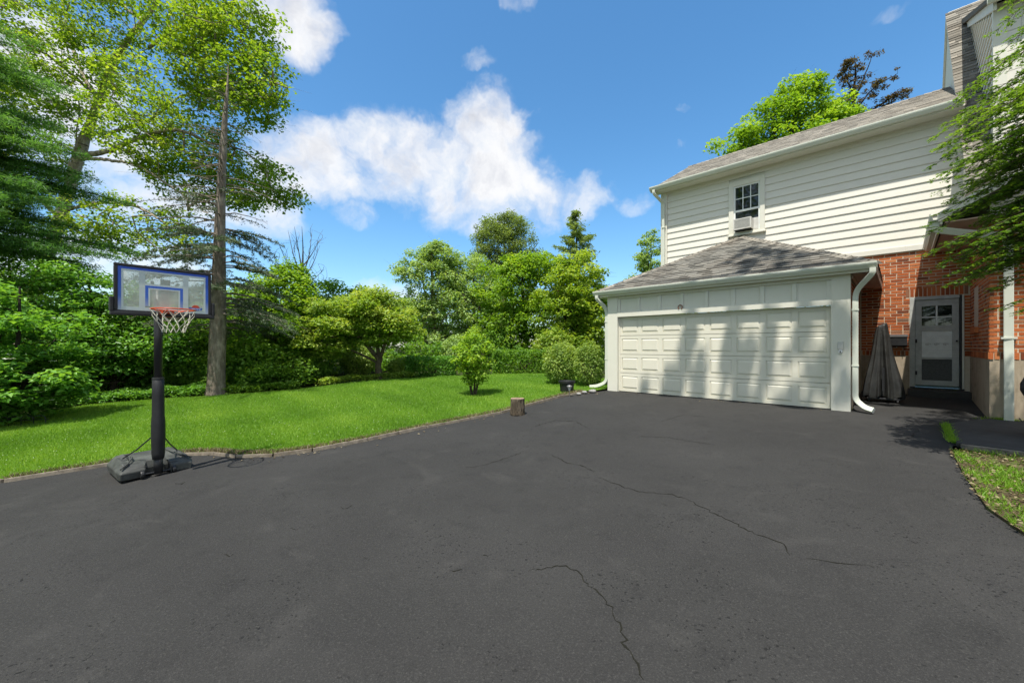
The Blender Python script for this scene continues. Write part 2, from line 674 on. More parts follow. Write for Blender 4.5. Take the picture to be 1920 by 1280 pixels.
def fast_mesh(name, V, quads, material, tint=None, smooth=False, tris=None):
    """numpy vertices and faces to a mesh, quickly"""
    me = bpy.data.meshes.new(name)
    V = np.ascontiguousarray(V, np.float32)
    me.vertices.add(len(V))
    me.vertices.foreach_set('co', V.ravel())
    q = np.ascontiguousarray(quads, np.int32)
    k = q.shape[1]
    me.loops.add(q.size)
    me.loops.foreach_set('vertex_index', q.ravel())
    me.polygons.add(len(q))
    me.polygons.foreach_set('loop_start', np.arange(0, q.size, k, dtype=np.int32))
    if smooth:
        me.polygons.foreach_set('use_smooth', np.ones(len(q), bool))
    if tint is not None:
        a = me.attributes.new('tint', 'FLOAT', 'POINT')
        a.data.foreach_set('value', np.ascontiguousarray(tint, np.float32))
    me.materials.append(MATS[material])
    me.update(calc_edges=True)
    return me


# ------------------------------------------------------------------ ground, drive, lawn
gl = MB()
ts = [-260, -30, 9, 300]
for i in range(3):
    a, b_ = ts[i], ts[i + 1]
    gl.add([hw(-300, a, Gt(a) - .05), hw(300, a, Gt(a) - .05), hw(300, b_, Gt(b_) - .05), hw(-300, b_, Gt(b_) - .05)], [(0, 1, 2, 3)])
tag(gl.build('ground', 'woodland_floor'), kind='structure')

KERB = [(-9.5, -14.6), (-6.0, -12.9), (-4.2, -11.95), (-3.1, -11.3), (-2.9, -10.27), (-2.61, -9.4), (-2.2, -9.05), (-1.71, -8.85), (-1.28, -8.45), (-1.05, -7.95),
        (-.92, -7.07), (-.86, -5.9), (-.72, -4.9), (-.62, -4.1), (-.72, -2.8), (-.80, -1.5), (-.70, -.7)]
BED = [(6.20, -.1), (6.42, -.42), (6.38, -1.95), (6.34, -2.4), (6.36, -3.3), (6.43, -4.55), (6.58, -5.05), (6.95, -5.6), (7.6, -6.1), (9.5, -6.6)]


def sheet(name, pts, dz, material, kind='structure', skirt=0.):
    from mathutils.geometry import tessellate_polygon
    V = [hw(s, t, Gt(t) + dz) for s, t in pts]
    tri = tessellate_polygon([[Vector((s, t, 0)) for s, t in pts]])
    F = []
    for f in tri:
        a, b_, c = (V[i] for i in f)
        F.append(f if (b_ - a).cross(c - a).z > 0 else f[::-1])
    if skirt:
        n = len(V)
        V = V + [v - Vector((0, 0, skirt)) for v in V]
        F += [(i, (i + 1) % n, n + (i + 1) % n, n + i) for i in range(n)]
    return tag(link(name, raw_mesh(name, V, F, material)), kind=kind)


drive_pts = KERB + [(-.45, -.35), (-.32, .02), (5.14, .02), (5.14, 3.06), (6.96, 3.06), (6.96, .33), (9.5, .33), (9.5, -1.9)] + BED[2:] + [(12, -7), (12, -28), (-9.5, -28)]
driveway = sheet('driveway', drive_pts, 0.0, 'asphalt')

FAR = [(-.45, 1.6), (-2.4, 2.4), (-4.3, 2.6), (-6.2, 1.6), (-7.76, .0), (-9.3, -1.9), (-9.75, -3.4), (-9.6, -5.6), (-10.6, -7.6), (-11.4, -8.7), (-12.2, -10.6), (-11.4, -11.6),
       (-9.6, -12.3), (-9.9, -14.4)]
lawn_pts = KERB + [(-.45, -.30), (-.36, .3)] + FAR
lawn = sheet('lawn', lawn_pts, .045, 'lawn_turf')
bed_ground = sheet('planting_bed', BED[3:] + [(9.5, -2.25), (6.9, -2.25)], .03, 'bed_soil', skirt=.06)

# edging kerb swept along the lawn, in cast lengths
kb = thing('kerb', 'weathered concrete edging kerb between asphalt drive and lawn', 'kerb', hw(0, 0), HA)
kb['kind'] = 'structure'
dens = []
for (a, b_) in zip(KERB[:-1], KERB[1:]):
    L = math.hypot(b_[0] - a[0], b_[1] - a[1])
    n = max(1, round(L / .75))
    for k in range(n):
        f0, f1 = k / n, (k + 1) / n
        dens.append(((a[0] + (b_[0] - a[0]) * f0, a[1] + (b_[1] - a[1]) * f0), (a[0] + (b_[0] - a[0]) * f1, a[1] + (b_[1] - a[1]) * f1)))
rk = random.Random(4)
for a, b_ in dens:
    d = Vector((b_[0] - a[0], b_[1] - a[1], 0))
    if d.length < .05:
        continue
    nrm = Vector((-d.y, d.x, 0)).normalized()
    e = d.normalized() * .006
    jz = rk.uniform(-.008, .006)
    A, B = Vector((a[0], a[1], 0)) + e, Vector((b_[0], b_[1], 0)) - e
    P = []
    for q_, t_ in ((A, a[1]), (B, b_[1])):
        for off, z in ((.045, -.02), (.035, .046), (-.035, .054), (-.045, -.02)):
            v = q_ + nrm * off
            P.append((v.x, v.y, Gt(t_) + z + (jz if z > 0 else 0)))
    MB().add(P, [(0, 1, 2, 3)[::-1], (4, 5, 6, 7), (0, 4, 5, 1)[::-1], (1, 5, 6, 2)[::-1], (2, 6, 7, 3)[::-1]]).build('kerb_length', 'concrete_edge', kb, bevel=.008)

# cracks in the asphalt: thin broken fissures with crumbled lips
def crack(pts_px, w, seed, sub=.05):
    rr = random.Random(seed)
    P = [gp(*p) for p in pts_px]
    line = [P[0]]
    for a, b_ in zip(P[:-1], P[1:]):
        n = max(2, int((b_ - a).length / sub))
        for k in range(1, n + 1):
            q_ = a.lerp(b_, k / n)
            if k < n:
                q_ = q_ + Vector((rr.gauss(0, .014), rr.gauss(0, .014), 0))
            line.append(q_)
    V, F = [], []
    N = len(line)
    for i, p in enumerate(line):
        d = (line[min(i + 1, N - 1)] - line[max(i - 1, 0)])
        nn = Vector((-d.y, d.x, 0)).normalized()
        ww = w * rr.uniform(.35, 1.35) * min(1, .3 + i / 4, .3 + (N - 1 - i) / 4)
        for sgn in (-1, 1):
            v = p + nn * (sgn * ww + rr.gauss(0, w * .3))
            V.append((v.x, v.y, float(G(v.x, v.y)) + .003))
        if i:
            F.append((2 * i - 2, 2 * i - 1, 2 * i + 1, 2 * i))
    fo = [f if (Vector(V[f[1]]) - Vector(V[f[0]])).cross(Vector(V[f[2]]) - Vector(V[f[0]])).z > 0 else f[::-1] for f in F]
    link('crack', raw_mesh('crack', V, fo, 'crack_dark'), driveway)


crack([(990, 1070), (1046, 1060), (1085, 1072), (1095, 1090), (1130, 1118), (1150, 1152), (1165, 1180), (1172, 1212), (1192, 1240), (1208, 1276)], .005, 1, .03)
crack([(1120, 895), (1160, 908), (1200, 922), (1260, 926), (1300, 940), (1340, 962), (1395, 990), (1440, 1008), (1470, 1020), (1482, 1042)], .0055, 2, .04)
crack([(1032, 852), (1060, 866), (1088, 872), (1118, 884)], .0055, 3, .04)
crack([(1200, 818), (1250, 820), (1290, 826), (1340, 834)], .006, 4)
crack([(870, 876), (905, 872), (940, 862), (985, 845)], .004, 5)
crack([(1000, 800), (1040, 788), (1080, 790), (1106, 805)], .006, 6)
crack([(1510, 1046), (1550, 1052), (1600, 1058), (1640, 1062)], .004, 7)
crack([(1680, 825), (1710, 820), (1722, 806)], .005, 8)
crack([(1240, 790), (1280, 778), (1330, 782)], .006, 9)
for cx, cy, sd in ((1240, 945, 1), (840, 1068, 2), (545, 990, 3), (640, 950, 4), (420, 1040, 5), (1690, 1005, 6), (330, 905, 7), (905, 1040, 8)):
    crack([(cx, cy), (cx + 10, cy + 3), (cx + 17, cy - 2)], .0045, 20 + sd, .03)

# raised walk slab beside the wing
sl = MB()
sp_ = [(6.44, -.45), (6.41, -1.93), (9.5, -2.12), (9.5, .325), (6.955, .325)]
sl.prism([(s, t, Gt(t) - .03) for s, t in sp_][::-1], (0, 0, .075))
so = sl.build('walk_slab', 'concrete_slab', None, bevel=.012)
so.location = hw(0, 0)
so.rotation_euler = (0, 0, HA)
tag(so, kind='structure')
ed = MB().prism([(6.45, -1.97, Gt(-1.97) - .02), (9.5, -2.18, Gt(-2.18) - .02), (9.5, -2.25, Gt(-2.2) - .02), (6.5, -2.06, Gt(-2) - .02)], (0, 0, .06)).build('slab_edge', 'concrete_edge', so)

# ------------------------------------------------------------------ brick and shingle pieces
UNIT_BOX = []
for k in range(4):
    rr = random.Random(k)
    j = lambda: rr.uniform(-.018, .018)
    V = [(x + j(), y, z + j() * 1.5) for z in (-.5, .5) for (x, y) in ((-.5, -.5), (.5, -.5), (.5, .5), (-.5, .5))]
    F = [(3, 2, 1, 0), (4, 5, 6, 7), (0, 1, 5, 4), (1, 2, 6, 5), (2, 3, 7, 6), (3, 0, 4, 7)]
    UNIT_BOX.append(raw_mesh('brick', V, F, 'brick_red'))


def course_bricks(u0, u1, z0, z1, holes, soldier=None, seed=0, bl=.200, bh=.0525, jt=.0165):
    """running bond: list of (u centre, z centre, length, height); holes = (u0,u1,z0,z1)"""
    rr = random.Random(seed)
    out = []
    ch = bh + jt
    nz = int((z1 - z0) / ch + .5)
    for r_ in range(nz):
        zc = z0 + r_ * ch + bh / 2
        if zc + bh / 2 > z1 + .012:
            break
        u = u0 - (0 if r_ % 2 else bl / 2 + jt / 2)
        while u < u1:
            L = bl if rr.random() > .08 else bl / 2 - jt / 2
            a, b_ = max(u, u0), min(u + L, u1)
            u += L + jt
            segs = [(a, b_)]
            for h in holes:
                if h[2] - .01 < zc < h[3] + .01:
                    ns = []
                    for p, q_ in segs:
                        if q_ <= h[0] or p >= h[1]:
                            ns.append((p, q_))
                        else:
                            if p < h[0] - .02:
                                ns.append((p, h[0] - .004))
                            if q_ > h[1] + .02:
                                ns.append((h[1] + .004, q_))
                    segs = ns
            for p, q_ in segs:
                if q_ - p > .03:
                    out.append(((p + q_) / 2, zc, q_ - p, bh))
    return out


def soldiers(u0, u1, z0, z1, w=.0545, jt=.0145):
    out = []
    n = max(1, int((u1 - u0 + jt) / (w + jt)))
    st = (u1 - u0 + jt) / n
    for k in range(n):
        out.append((u0 + k * st + (st - jt) / 2, (z0 + z1) / 2, st - jt, z1 - z0))
    return out


def lay_bricks(parent, items, axis, plane, single=True, seed=0, proud=.0045):
    """axis 'x': wall faces -y at y=plane; axis 'y': wall faces -x at x=plane; axis 'Y': faces +x"""
    rr = random.Random(seed + 77)
    if single:
        for (u, z, L, h) in items:
            o = link('brick', UNIT_BOX[rr.randrange(4)], parent)
            pr = proud + rr.uniform(-.002, .002)
            if axis == 'x':
                o.location = (u, plane - pr + .03, z)
            elif axis == 'y':
                o.location = (plane - pr + .03, u, z)
                o.rotation_euler = (0, 0, -math.pi / 2)
            o.scale = (L, .06, h)
        return
    V, F = [], []
    for (u, z, L, h) in items:
        pr = proud + rr.uniform(-.002, .002)
        mb = MB()
        if axis == 'x':
            mb.box(u - L / 2, u + L / 2, plane - pr, plane - pr + .05, z - h / 2, z + h / 2)
        elif axis == 'y':
            mb.box(plane - pr, plane - pr + .05, u - L / 2, u + L / 2, z - h / 2, z + h / 2)
        else:
            mb.box(plane + pr - .05, plane + pr, u - L / 2, u + L / 2, z - h / 2, z + h / 2)
        n = len(V)
        V += mb.v
        F += [tuple(i + n for i in f) for f in mb.f]
    o = link('brick_courses', raw_mesh('brick_courses', V, F, 'brick_red'), parent)
    o['kind'] = 'stuff'


def shingle_mesh(material):
    V = [(-.5, 0, 0), (.5, 0, 0), (.5, 1, 0), (-.5, 1, 0), (-.5, 0, 1), (.5, 0, 1), (.5, 1, .1), (-.5, 1, .1)]
    F = [(3, 2, 1, 0), (4, 5, 6, 7), (0, 1, 5, 4), (1, 2, 6, 5), (2, 3, 7, 6), (3, 0, 4, 7)]
    return raw_mesh('shingle', V, F, material)


SH = {k: shingle_mesh(k) for k in ('roof_shingle', 'roof_shingle_tan')}


def shingle_roof(parent, o3, ex, ey, span, rows, expo, material, single_if=None, seed=0, wr=(.14, .36), maxn=300, ths=(.010, .010, .017, .020)):
    """o3 origin at the eave, ex along, ey up the slope; span(v) -> (u0,u1) of the roof at slope distance v"""
    rr = random.Random(seed)
    ex, ey, o3 = Vector(ex).normalized(), Vector(ey).normalized(), Vector(o3)
    ez = ex.cross(ey).normalized()
    V, F = [], []
    cnt = 0
    for r_ in range(rows):
        v = r_ * expo
        u0, u1 = span(v + expo * .4)
        if u1 - u0 < .04:
            continue
        u = u0 - (0 if r_ % 2 else rr.uniform(0, .12))
        while u < u1:
            w = rr.uniform(*wr)
            a, b_ = max(u, u0), min(u + w, u1)
            u += w + .004
            if b_ - a < .025:
                continue
            th = rr.choice(ths)
            low = rr.choice((0, 0, 0, -.008))
            M = Matrix.Identity(4)
            for i in range(3):
                M[i][0], M[i][1], M[i][2] = ex[i] * (b_ - a), ey[i] * (expo * 1.12 - low), ez[i] * th
                M[i][3] = (o3 + ex * ((a + b_) / 2) + ey * (v + low) + ez * .002)[i]
            if (single_if is None or single_if((a + b_) / 2, v)) and cnt < maxn:
                ob = link('shingle', SH[material], parent)
                ob.matrix_basis = M
                cnt += 1
            else:
                n = len(V)
                V += [tuple(M @ Vector(p.co)) for p in SH[material].vertices]
                F += [tuple(i + n for i in p.vertices) for p in SH[material].polygons]
    if V:
        ob = link('shingles', raw_mesh('shingles', V, F, material), parent)
        ob['kind'] = 'stuff'


def gutter_profile(a, b_, out, h=.12, d=.12):
    """K-style gutter trough between two points (top back edge); out = horizontal outward direction"""
    a, b_, out = Vector(a), Vector(b_), Vector(out)
    prof = [(0, 0), (0, -h), (d * .55, -h), (d * .72, -h * .75), (d * .92, -h * .45), (d, -h * .22), (d, 0), (d - .012, 0), (d - .012, -h * .2), (d * .6, -h * .85), (.012, -h * .9), (.012, 0)]
    pts = [a + out * p + Vector((0, 0, q_)) for p, q_ in prof]
    return MB().prism(pts, b_ - a)


RECT = [(-1, -.72), (-.85, -.8), (.85, -.8), (1, -.72), (1, .72), (.85, .8), (-.85, .8), (-1, .72)]


def bend(pts, r=.08, n=4):
    """round the corners of a polyline"""
    P = [Vector(p) for p in pts]
    out = [P[0]]
    for a, b_, c in zip(P[:-2], P[1:-1], P[2:]):
        d1, d2 = (a - b_), (c - b_)
        k = min(r, d1.length * .45, d2.length * .45)
        p0, p1 = b_ + d1.normalized() * k, b_ + d2.normalized() * k
        for i in range(n + 1):
            f = i / n
            out.append(p0 * (1 - f) ** 2 + b_ * 2 * f * (1 - f) + p1 * f * f)
    out.append(P[-1])
    return out


# ------------------------------------------------------------------ garage
garage = thing('garage', 'white double garage with panelled door and grey hipped shingle roof', 'garage', hw(0, 0), HA)
GL, GR, GT = -.32, 5.135, 3.05          # left and right corners, back wall line
MB().box(GL + .02, GL + .2, .06, GT, -.1, 2.7).build('side_wall', 'trim_white', garage)
w = MB().box(GR - .2, GR - .035, .10, GT - .03, Gt(1) - .3, 2.72).build('brick_wall', 'mortar', garage)
lay_bricks(w, course_bricks(.12, GT - .05, 1.20, 2.68, [], seed=3), 'Y', GR - .035, single=False)
lay_bricks(w, soldiers(.12, GT - .05, 1.075, 1.19), 'Y', GR - .035, single=False)
MB().box(GR - .2, GR - .02, .10, GT - .03, -.1, 1.065).build('foundation', 'foundation_stucco', garage)
# front: corner boards, header with panels
MB().box(GL, -.0, 0, .14, -.02, 2.80).build('corner_board', 'trim_white', garage, bevel=.004)
MB().box(4.83, GR, 0, .14, -.02, 2.80).build('corner_board', 'trim_white', garage, bevel=.004)
MB().box(.0, 4.83, .055, .16, 2.14, 2.80).build('header_board', 'trim_white', garage)
MB().box(.0, 4.83, -.004, .053, 2.132, 2.262).build('header_rail', 'trim_white', garage, bevel=.004)
MB().box(.0, 4.83, .012, .053, 2.655, 2.80).build('frieze_board', 'trim_white', garage, bevel=.004)
nb = 8
for k in range(nb + 1):
    x = .03 + k * (4.77 / nb)
    MB().box(max(.0, x - .045), min(4.83, x + .045), .024, .053, 2.264, 2.653).build('header_batten', 'trim_white', garage, bevel=.003)
# sectional door: four leaves of eight raised panels
gd = MB().box(.0, 4.83, .15, .19, .0, 2.135).build('garage_door', 'garage_door_paint', garage)
MB().box(0, .028, .10, .149, 0, 2.13).build('stop_moulding', 'garage_door_paint', gd)
MB().box(4.802, 4.83, .10, .149, 0, 2.13).build('stop_moulding', 'garage_door_paint', gd)
sec = 2.13 / 4
for r_ in range(4):
    z0 = r_ * sec + .006
    z1 = (r_ + 1) * sec - .006
    leaf = MB()
    cw = 4.77 / 8
    x0, x1 = .03, 4.80
    rz0, rz1 = z0 + .085, z1 - .085
    leaf.box(x0, x1, .112, .149, z0, rz0)
    leaf.box(x0, x1, .112, .149, rz1, z1)
    for c in range(9):
        a = x0 + c * cw - (.055 if c else 0)
        b_ = x0 + c * cw + (.055 if c < 8 else 0)
        if c == 0:
            b_ = x0 + .055
        if c == 8:
            a = x1 - .055
        leaf.box(a, b_, .113, .149, rz0, rz1)
    lf = leaf.build('door_section', 'garage_door_paint', gd)
    for c in range(8):
        a, b_ = x0 + c * cw + .055, x0 + (c + 1) * cw - .055
        i = .045
        V = [(a, .128, rz0), (b_, .128, rz0), (b_, .128, rz1), (a, .128, rz1), (a + i, .1085, rz0 + i), (b_ - i, .1085, rz0 + i), (b_ - i, .1085, rz1 - i), (a + i, .1085, rz1 - i),
             (a, .149, rz0), (b_, .149, rz0), (b_, .149, rz1), (a, .149, rz1)]
        F = [(4, 5, 6, 7), (0, 1, 5, 4), (1, 2, 6, 5), (2, 3, 7, 6), (3, 0, 4, 7), (8, 9, 1, 0), (9, 10, 2, 1), (10, 11, 3, 2), (11, 8, 0, 3)]
        link('door_panel', raw_mesh('door_panel', V, F, 'garage_door_paint'), gd)
MB().box(.0, 4.83, .10, .16, -.02, .012).build('weather_strip', 'plastic_black', gd)
# hipped roof: eaves, hips and a short ridge into the house wall
E0, E1, EF, EZ = -.68, 5.53, -.13, 2.885
cxr = (E0 + E1) / 2
hwid = (E1 - E0) / 2
AP = Vector((cxr, EF + hwid, EZ + 1.68))
BK = Vector((cxr, GT + .02, EZ + 1.68))
a_, b__, c_, d_ = Vector((E0, EF, EZ)), Vector((E1, EF, EZ)), Vector((E1, GT, EZ)), Vector((E0, GT, EZ))
rf = MB().add([a_, b__, c_, d_, AP, BK], [(0, 1, 4), (1, 2, 5, 4), (3, 0, 4, 5), (0, 3, 2, 1)]).build('roof', 'roof_shingle', garage)
sl_len = math.hypot(hwid, 1.68)
up_f = (AP - (a_ + b__) / 2).normalized()
shingle_roof(rf, a_, (1, 0, 0), up_f, lambda v: (v / sl_len * hwid + .02, 2 * hwid - v / sl_len * hwid - .02), int(sl_len / .14), .14, 'roof_shingle', seed=5)
up_r = Vector((-hwid, 0, 1.68)).normalized()
shingle_roof(rf, b__, (0, 1, 0), up_r, lambda v: (v / sl_len * hwid, GT - EF), int(sl_len / .14), .14, 'roof_shingle', single_if=lambda u, v: False, seed=6)
up_l = Vector((hwid, 0, 1.68)).normalized()
shingle_roof(rf, d_, (0, -1, 0), up_l, lambda v: (0, GT - EF - v / sl_len * hwid), int(sl_len / .14), .14, 'roof_shingle', single_if=lambda u, v: False, seed=7)
# hip caps
for p0 in (a_, b__):
    ax = (AP - p0)
    L = ax.length
    ax.normalize()
    side = ax.cross(Vector((0, 0, 1))).normalized()
    for k in range(int(L / .15)):
        q0 = p0 + ax * (k * .15)
        q1 = p0 + ax * (k * .15 + .18)
        V = [q0 - side * .13 - Vector((0, 0, .028)), q0 + Vector((0, 0, .042)), q0 + side * .13 - Vector((0, 0, .028)),
             q1 - side * .13 - Vector((0, 0, .04)), q1 + Vector((0, 0, .028)), q1 + side * .13 - Vector((0, 0, .04))]
        MB().add(V, [(0, 1, 4, 3), (1, 2, 5, 4), (0, 2, 1)]).build('hip_cap', 'roof_shingle_tan', rf)
# soffits, fascia, gutter, downspouts
MB().box(E0 + .04, E1 - .04, EF + .02, .0, EZ - .145, EZ - .125).build('soffit', 'trim_white', garage)
MB().box(E0 + .02, E1 - .02, EF + .005, EF + .03, EZ - .16, EZ - .003).build('fascia', 'trim_white', garage)
MB().box(GR + .0, E1 - .16, .16, GT - .01, EZ - .145, EZ - .125).build('soffit', 'soffit_brown', garage)
MB().box(E1 - .17, E1 - .02, EF + .03, GT - .01, EZ - .165, EZ - .145).build('soffit_board', 'soffit_brown', garage)
MB().box(E1 - .028, E1 - .006, EF + .03, GT - .01, EZ - .19, EZ - .004).build('fascia', 'soffit_brown', garage)
MB().box(GR + .0, GR + .03, .16, GT - .01, EZ - .23, EZ - .146).build('bed_mould', 'soffit_brown', garage)
MB().box(E0 + .006, E0 + .028, EF + .03, GT - .01, EZ - .16, EZ - .004).build('fascia', 'trim_white', garage)
MB().box(E0 + .04, GL, .0, GT - .01, EZ - .145, EZ - .125).build('soffit', 'trim_white', garage)
gutter_profile((E0, EF + .003, EZ + .012), (E1 + .0, EF + .003, EZ + .012), (0, -1, 0), .12, .12).build('gutter', 'gutter_paint', garage)
for x_out, x_wall, flip in ((E1 - .06, GR + .068, 1), (E0 + .12, GL - .052, -1)):
    yd = EF - .06
    foot = .30 if flip > 0 else .55
    fdir = Vector((.9, -.42, 0)).normalized() if flip > 0 else Vector((-1, -.1, 0))
    base = Vector((x_wall, .055, Gt(0)))
    pts = [(x_out, yd, EZ - .10), (x_out, yd + .0, EZ - .20), (x_wall, .055, EZ - .50), (x_wall, .055, .24), tuple(base + fdir * foot * .55 + Vector((0, 0, .10))), tuple(base + fdir * foot + Vector((0, 0, .07)))]
    ds = MB().tube(bend(pts, .16, 5), .046, shape=RECT)
    dso = ds.build('downspout', 'gutter_paint', garage)
    for zz in (.9, 2.0):
        MB().box(x_wall - .055, x_wall + .055, .01, .10, zz, zz + .03).build('strap', 'gutter_paint', dso)

# ------------------------------------------------------------------ house
house = thing('house', 'brick house with white clapboard upper storey and grey shingle roofs', 'house', hw(0, 0), HA)
T = 3.05
HL, HR = -.02, 6.84
# clapboard upper wall
sw = MB().box(HL, HR + 3.5, T + .03, T + .2, 3.55, 6.62).build('siding_wall', 'siding_white', house)
MB().box(HL, HL + .14, T + .20, 9.2, 3.55, 6.62).build('end_wall', 'siding_white', house)
gab = MB().prism([(HL + .01, T + .03, 6.6), (HL + .01, 9.2, 6.6), (HL + .01, 6.05, 8.28)], (.12, 0, 0)).build('gable_wall', 'siding_white', house)
WX0, WX1, WZ0, WZ1 = 2.08, 3.03, 4.66, 6.26
expo = .2065
k = 0
z = 3.68
while z < 6.58:
    z1 = min(z + expo, 6.60)
    spans = [(.17, HR + .0)]
    if z1 > WZ0 - .05 and z < WZ1:
        spans = [(.17, WX0), (WX1, HR)]
    for a, b_ in spans:
        pr = [(a, T + .03, z), (a, T - .012, z), (a, T - .012, z + .012), (a, T + .012, z1 + .016), (a, T + .03, z1 + .016)]
        MB().prism(pr, (b_ - a, 0, 0)).build('siding_board', 'siding_white', sw)
    z += expo
MB().box(HL - .025, .165, T - .045, T + .10, 3.55, 6.60).build('corner_board', 'trim_white', house, bevel=.004)
MB().box(HL, HR, T - .045, T + .02, 3.555, 3.68).build('band_board', 'siding_white', house, bevel=.004)
MB().box(HL, HR, T - .03, T + .02, 6.46, 6.62).build('frieze_board', 'siding_white', house)
# upper roof
RE, RZ, RT, RP = 2.64, 6.64, 6.05, 8.50
sl_u = math.hypot(RT - RE, RP - RZ)
ury = Vector((0, RT - RE, RP - RZ)).normalized()
upz = Vector((0, -ury.z, ury.y))
ur = MB().prism([(-.22, RE, RZ - .05), (-.22, RT, RP - .05), (-.22, 2 * RT - RE, RZ - .05), (-.22, 2 * RT - RE, RZ - .14), (-.22, RT, RP - .16), (-.22, RE, RZ - .14)], (HR + .22 + .02, 0, 0)).build('roof', 'roof_shingle_tan', house)
shingle_roof(ur, (-.24, RE - .02, RZ - .045), (1, 0, 0), ury, lambda v: (0, HR + .23), int(sl_u / .14), .14, 'roof_shingle_tan', single_if=lambda u, v: False, seed=8, wr=(.12, .3), ths=(.003, .005))
for k in range(44):
    x = -.24 + k * .16
    MB().add([(x, RT - .13, RP - .085), (x, RT, RP + .005), (x, RT + .13, RP - .085), (x + .19, RT - .13, RP - .1), (x + .19, RT, RP - .01), (x + .19, RT + .13, RP - .1)],
             [(0, 3, 4, 1), (1, 4, 5, 2), (0, 1, 2)]).build('ridge_cap', 'roof_shingle_tan', ur)
MB().box(-.22, HR, RE + .01, T - .0, 6.50, 6.52).build('soffit', 'trim_white', house)
MB().box(-.22, HR, RE - .005, RE + .02, 6.49, 6.63).build('fascia', 'trim_white', house)
gutter_profile((-.24, RE - .006, RZ + .0), (HR - .02, RE - .006, RZ + .0), (0, -1, 0), .12, .11).build('gutter', 'gutter_paint', house)
MB().prism([(-.24, RE, RZ - .17), (-.24, RE, RZ - .03), (-.24, RT, RP - .03), (-.24, RT, RP - .19)], (.03, 0, 0)).build('rake_board', 'trim_white', house)
pts = [(-.10, RE - .06, RZ - .1), (-.10, RE - .06, RZ - .22), (.07, T - .10, RZ - .50), (.07, T - .10, 3.2)]
dso = MB().tube(bend(pts, .12, 4), .042, shape=RECT).build('downspout', 'gutter_paint', house)
MB().box(.01, .13, T - .15, T - .05, 5.3, 5.33).build('strap', 'gutter_paint', dso)

# upper window with six-light top sash
win = MB().box(WX0 + .1, WX1 - .1, T + .04, T + .06, WZ0 + .08, WZ1 - .1).build('window', 'plastic_black', house, label='double-hung window with six small panes over a raised lower sash')
ix0, ix1, iz0, iz1 = WX0 + .13, WX1 - .12, WZ0 + .06, WZ1 - .145
MB().box(WX0, ix0, T - .05, T + .03, WZ0, WZ1).build('casing', 'trim_white', win, bevel=.004)
MB().box(ix1, WX1, T - .05, T + .03, WZ0, WZ1).build('casing', 'trim_white', win, bevel=.004)
MB().box(ix0, ix1, T - .048, T + .03, iz1, WZ1).build('casing', 'trim_white', win, bevel=.004)
MB().box(WX0 - .03, WX1 + .03, T - .085, T + .03, WZ0 - .045, WZ0 - .002).build('sill', 'trim_white', win, bevel=.006)
MB().box(ix0, ix1, T - .047, T + .03, WZ0, iz0).build('sill', 'trim_white', win, bevel=.006)
zm = iz0 + (iz1 - iz0) * .46
fr = MB()
fw = .045
fr.box(ix0, ix0 + fw, T - .02, T + .02, iz0, iz1)
fr.box(ix1 - fw, ix1, T - .02, T + .02, iz0, iz1)
fr.box(ix0 + fw, ix1 - fw, T - .02, T + .02, iz1 - fw, iz1)
fr.box(ix0 + fw, ix1 - fw, T - .022, T + .02, zm - .03, zm + .025)
for k in (1, 2):
    x = ix0 + fw + k * (ix1 - ix0 - 2 * fw) / 3
    fr.box(x - .011, x + .011, T - .012, T + .015, zm + .025, iz1 - fw)
zmid = (zm + .025 + iz1 - fw) / 2
fr.box(ix0 + fw, ix1 - fw, T - .013, T + .015, zmid - .011, zmid + .011)
fr.build('sash_frame', 'panel_grey', win)
pw = (ix1 - ix0 - 2 * fw) / 3
for c in range(3):
    for r_ in range(2):
        x = ix0 + fw + c * pw
        za, zb = (zm + .025, zmid - .011) if r_ == 0 else (zmid + .011, iz1 - fw)
        MB().box(x + .011, x + pw - .011, T + .004, T + .008, za, zb).build('pane', 'window_glass', win)
MB().box(ix0 + fw, ix1 - fw, T + .01, T + .014, iz0 + .34, zm - .03).build('pane', 'window_glass', win)

# brick entrance wall behind the garage, with the door opening
DX0, DX1, DZ0, DZ1 = 6.00, 6.86, .375, 2.45
bw = MB()
for (a, b_, za, zb) in ((5.1, DX0, .0, 3.56), (DX1, 7.0, .0, 3.56), (DX0, DX1, DZ1, 3.56), (DX0, DX1, -.1, DZ0 - .06)):
    bw.box(a, b_, T + .0, T + .2, za, zb)
bwo = bw.build('brick_wall', 'mortar', house)
holes = [(DX0 - .0, DX1 + .0, .3, DZ1 + .01), (DX0 - .06, DX1 + .06, DZ1 - .01, DZ1 + .21)]
items = course_bricks(GR + .0, 6.95, 1.20, 3.53, holes, seed=11)
lay_bricks(bwo, items, 'x', T, single=True, seed=1)
lay_bricks(bwo, soldiers(DX0 - .06, DX1 + .06, DZ1 + .012, DZ1 + .205), 'x', T, True, 2, .006)
lay_bricks(bwo, soldiers(GR + .02, DX0 - .02, 1.075, 1.19), 'x', T, True, 3, .012)
lay_bricks(bwo, soldiers(DX1 + .01, 6.94, 1.075, 1.19), 'x', T, True, 4, .012)
MB().box(GR, DX0 - .01, T - .03, T + .01, -.05, 1.068).build('foundation', 'foundation_stucco', house)
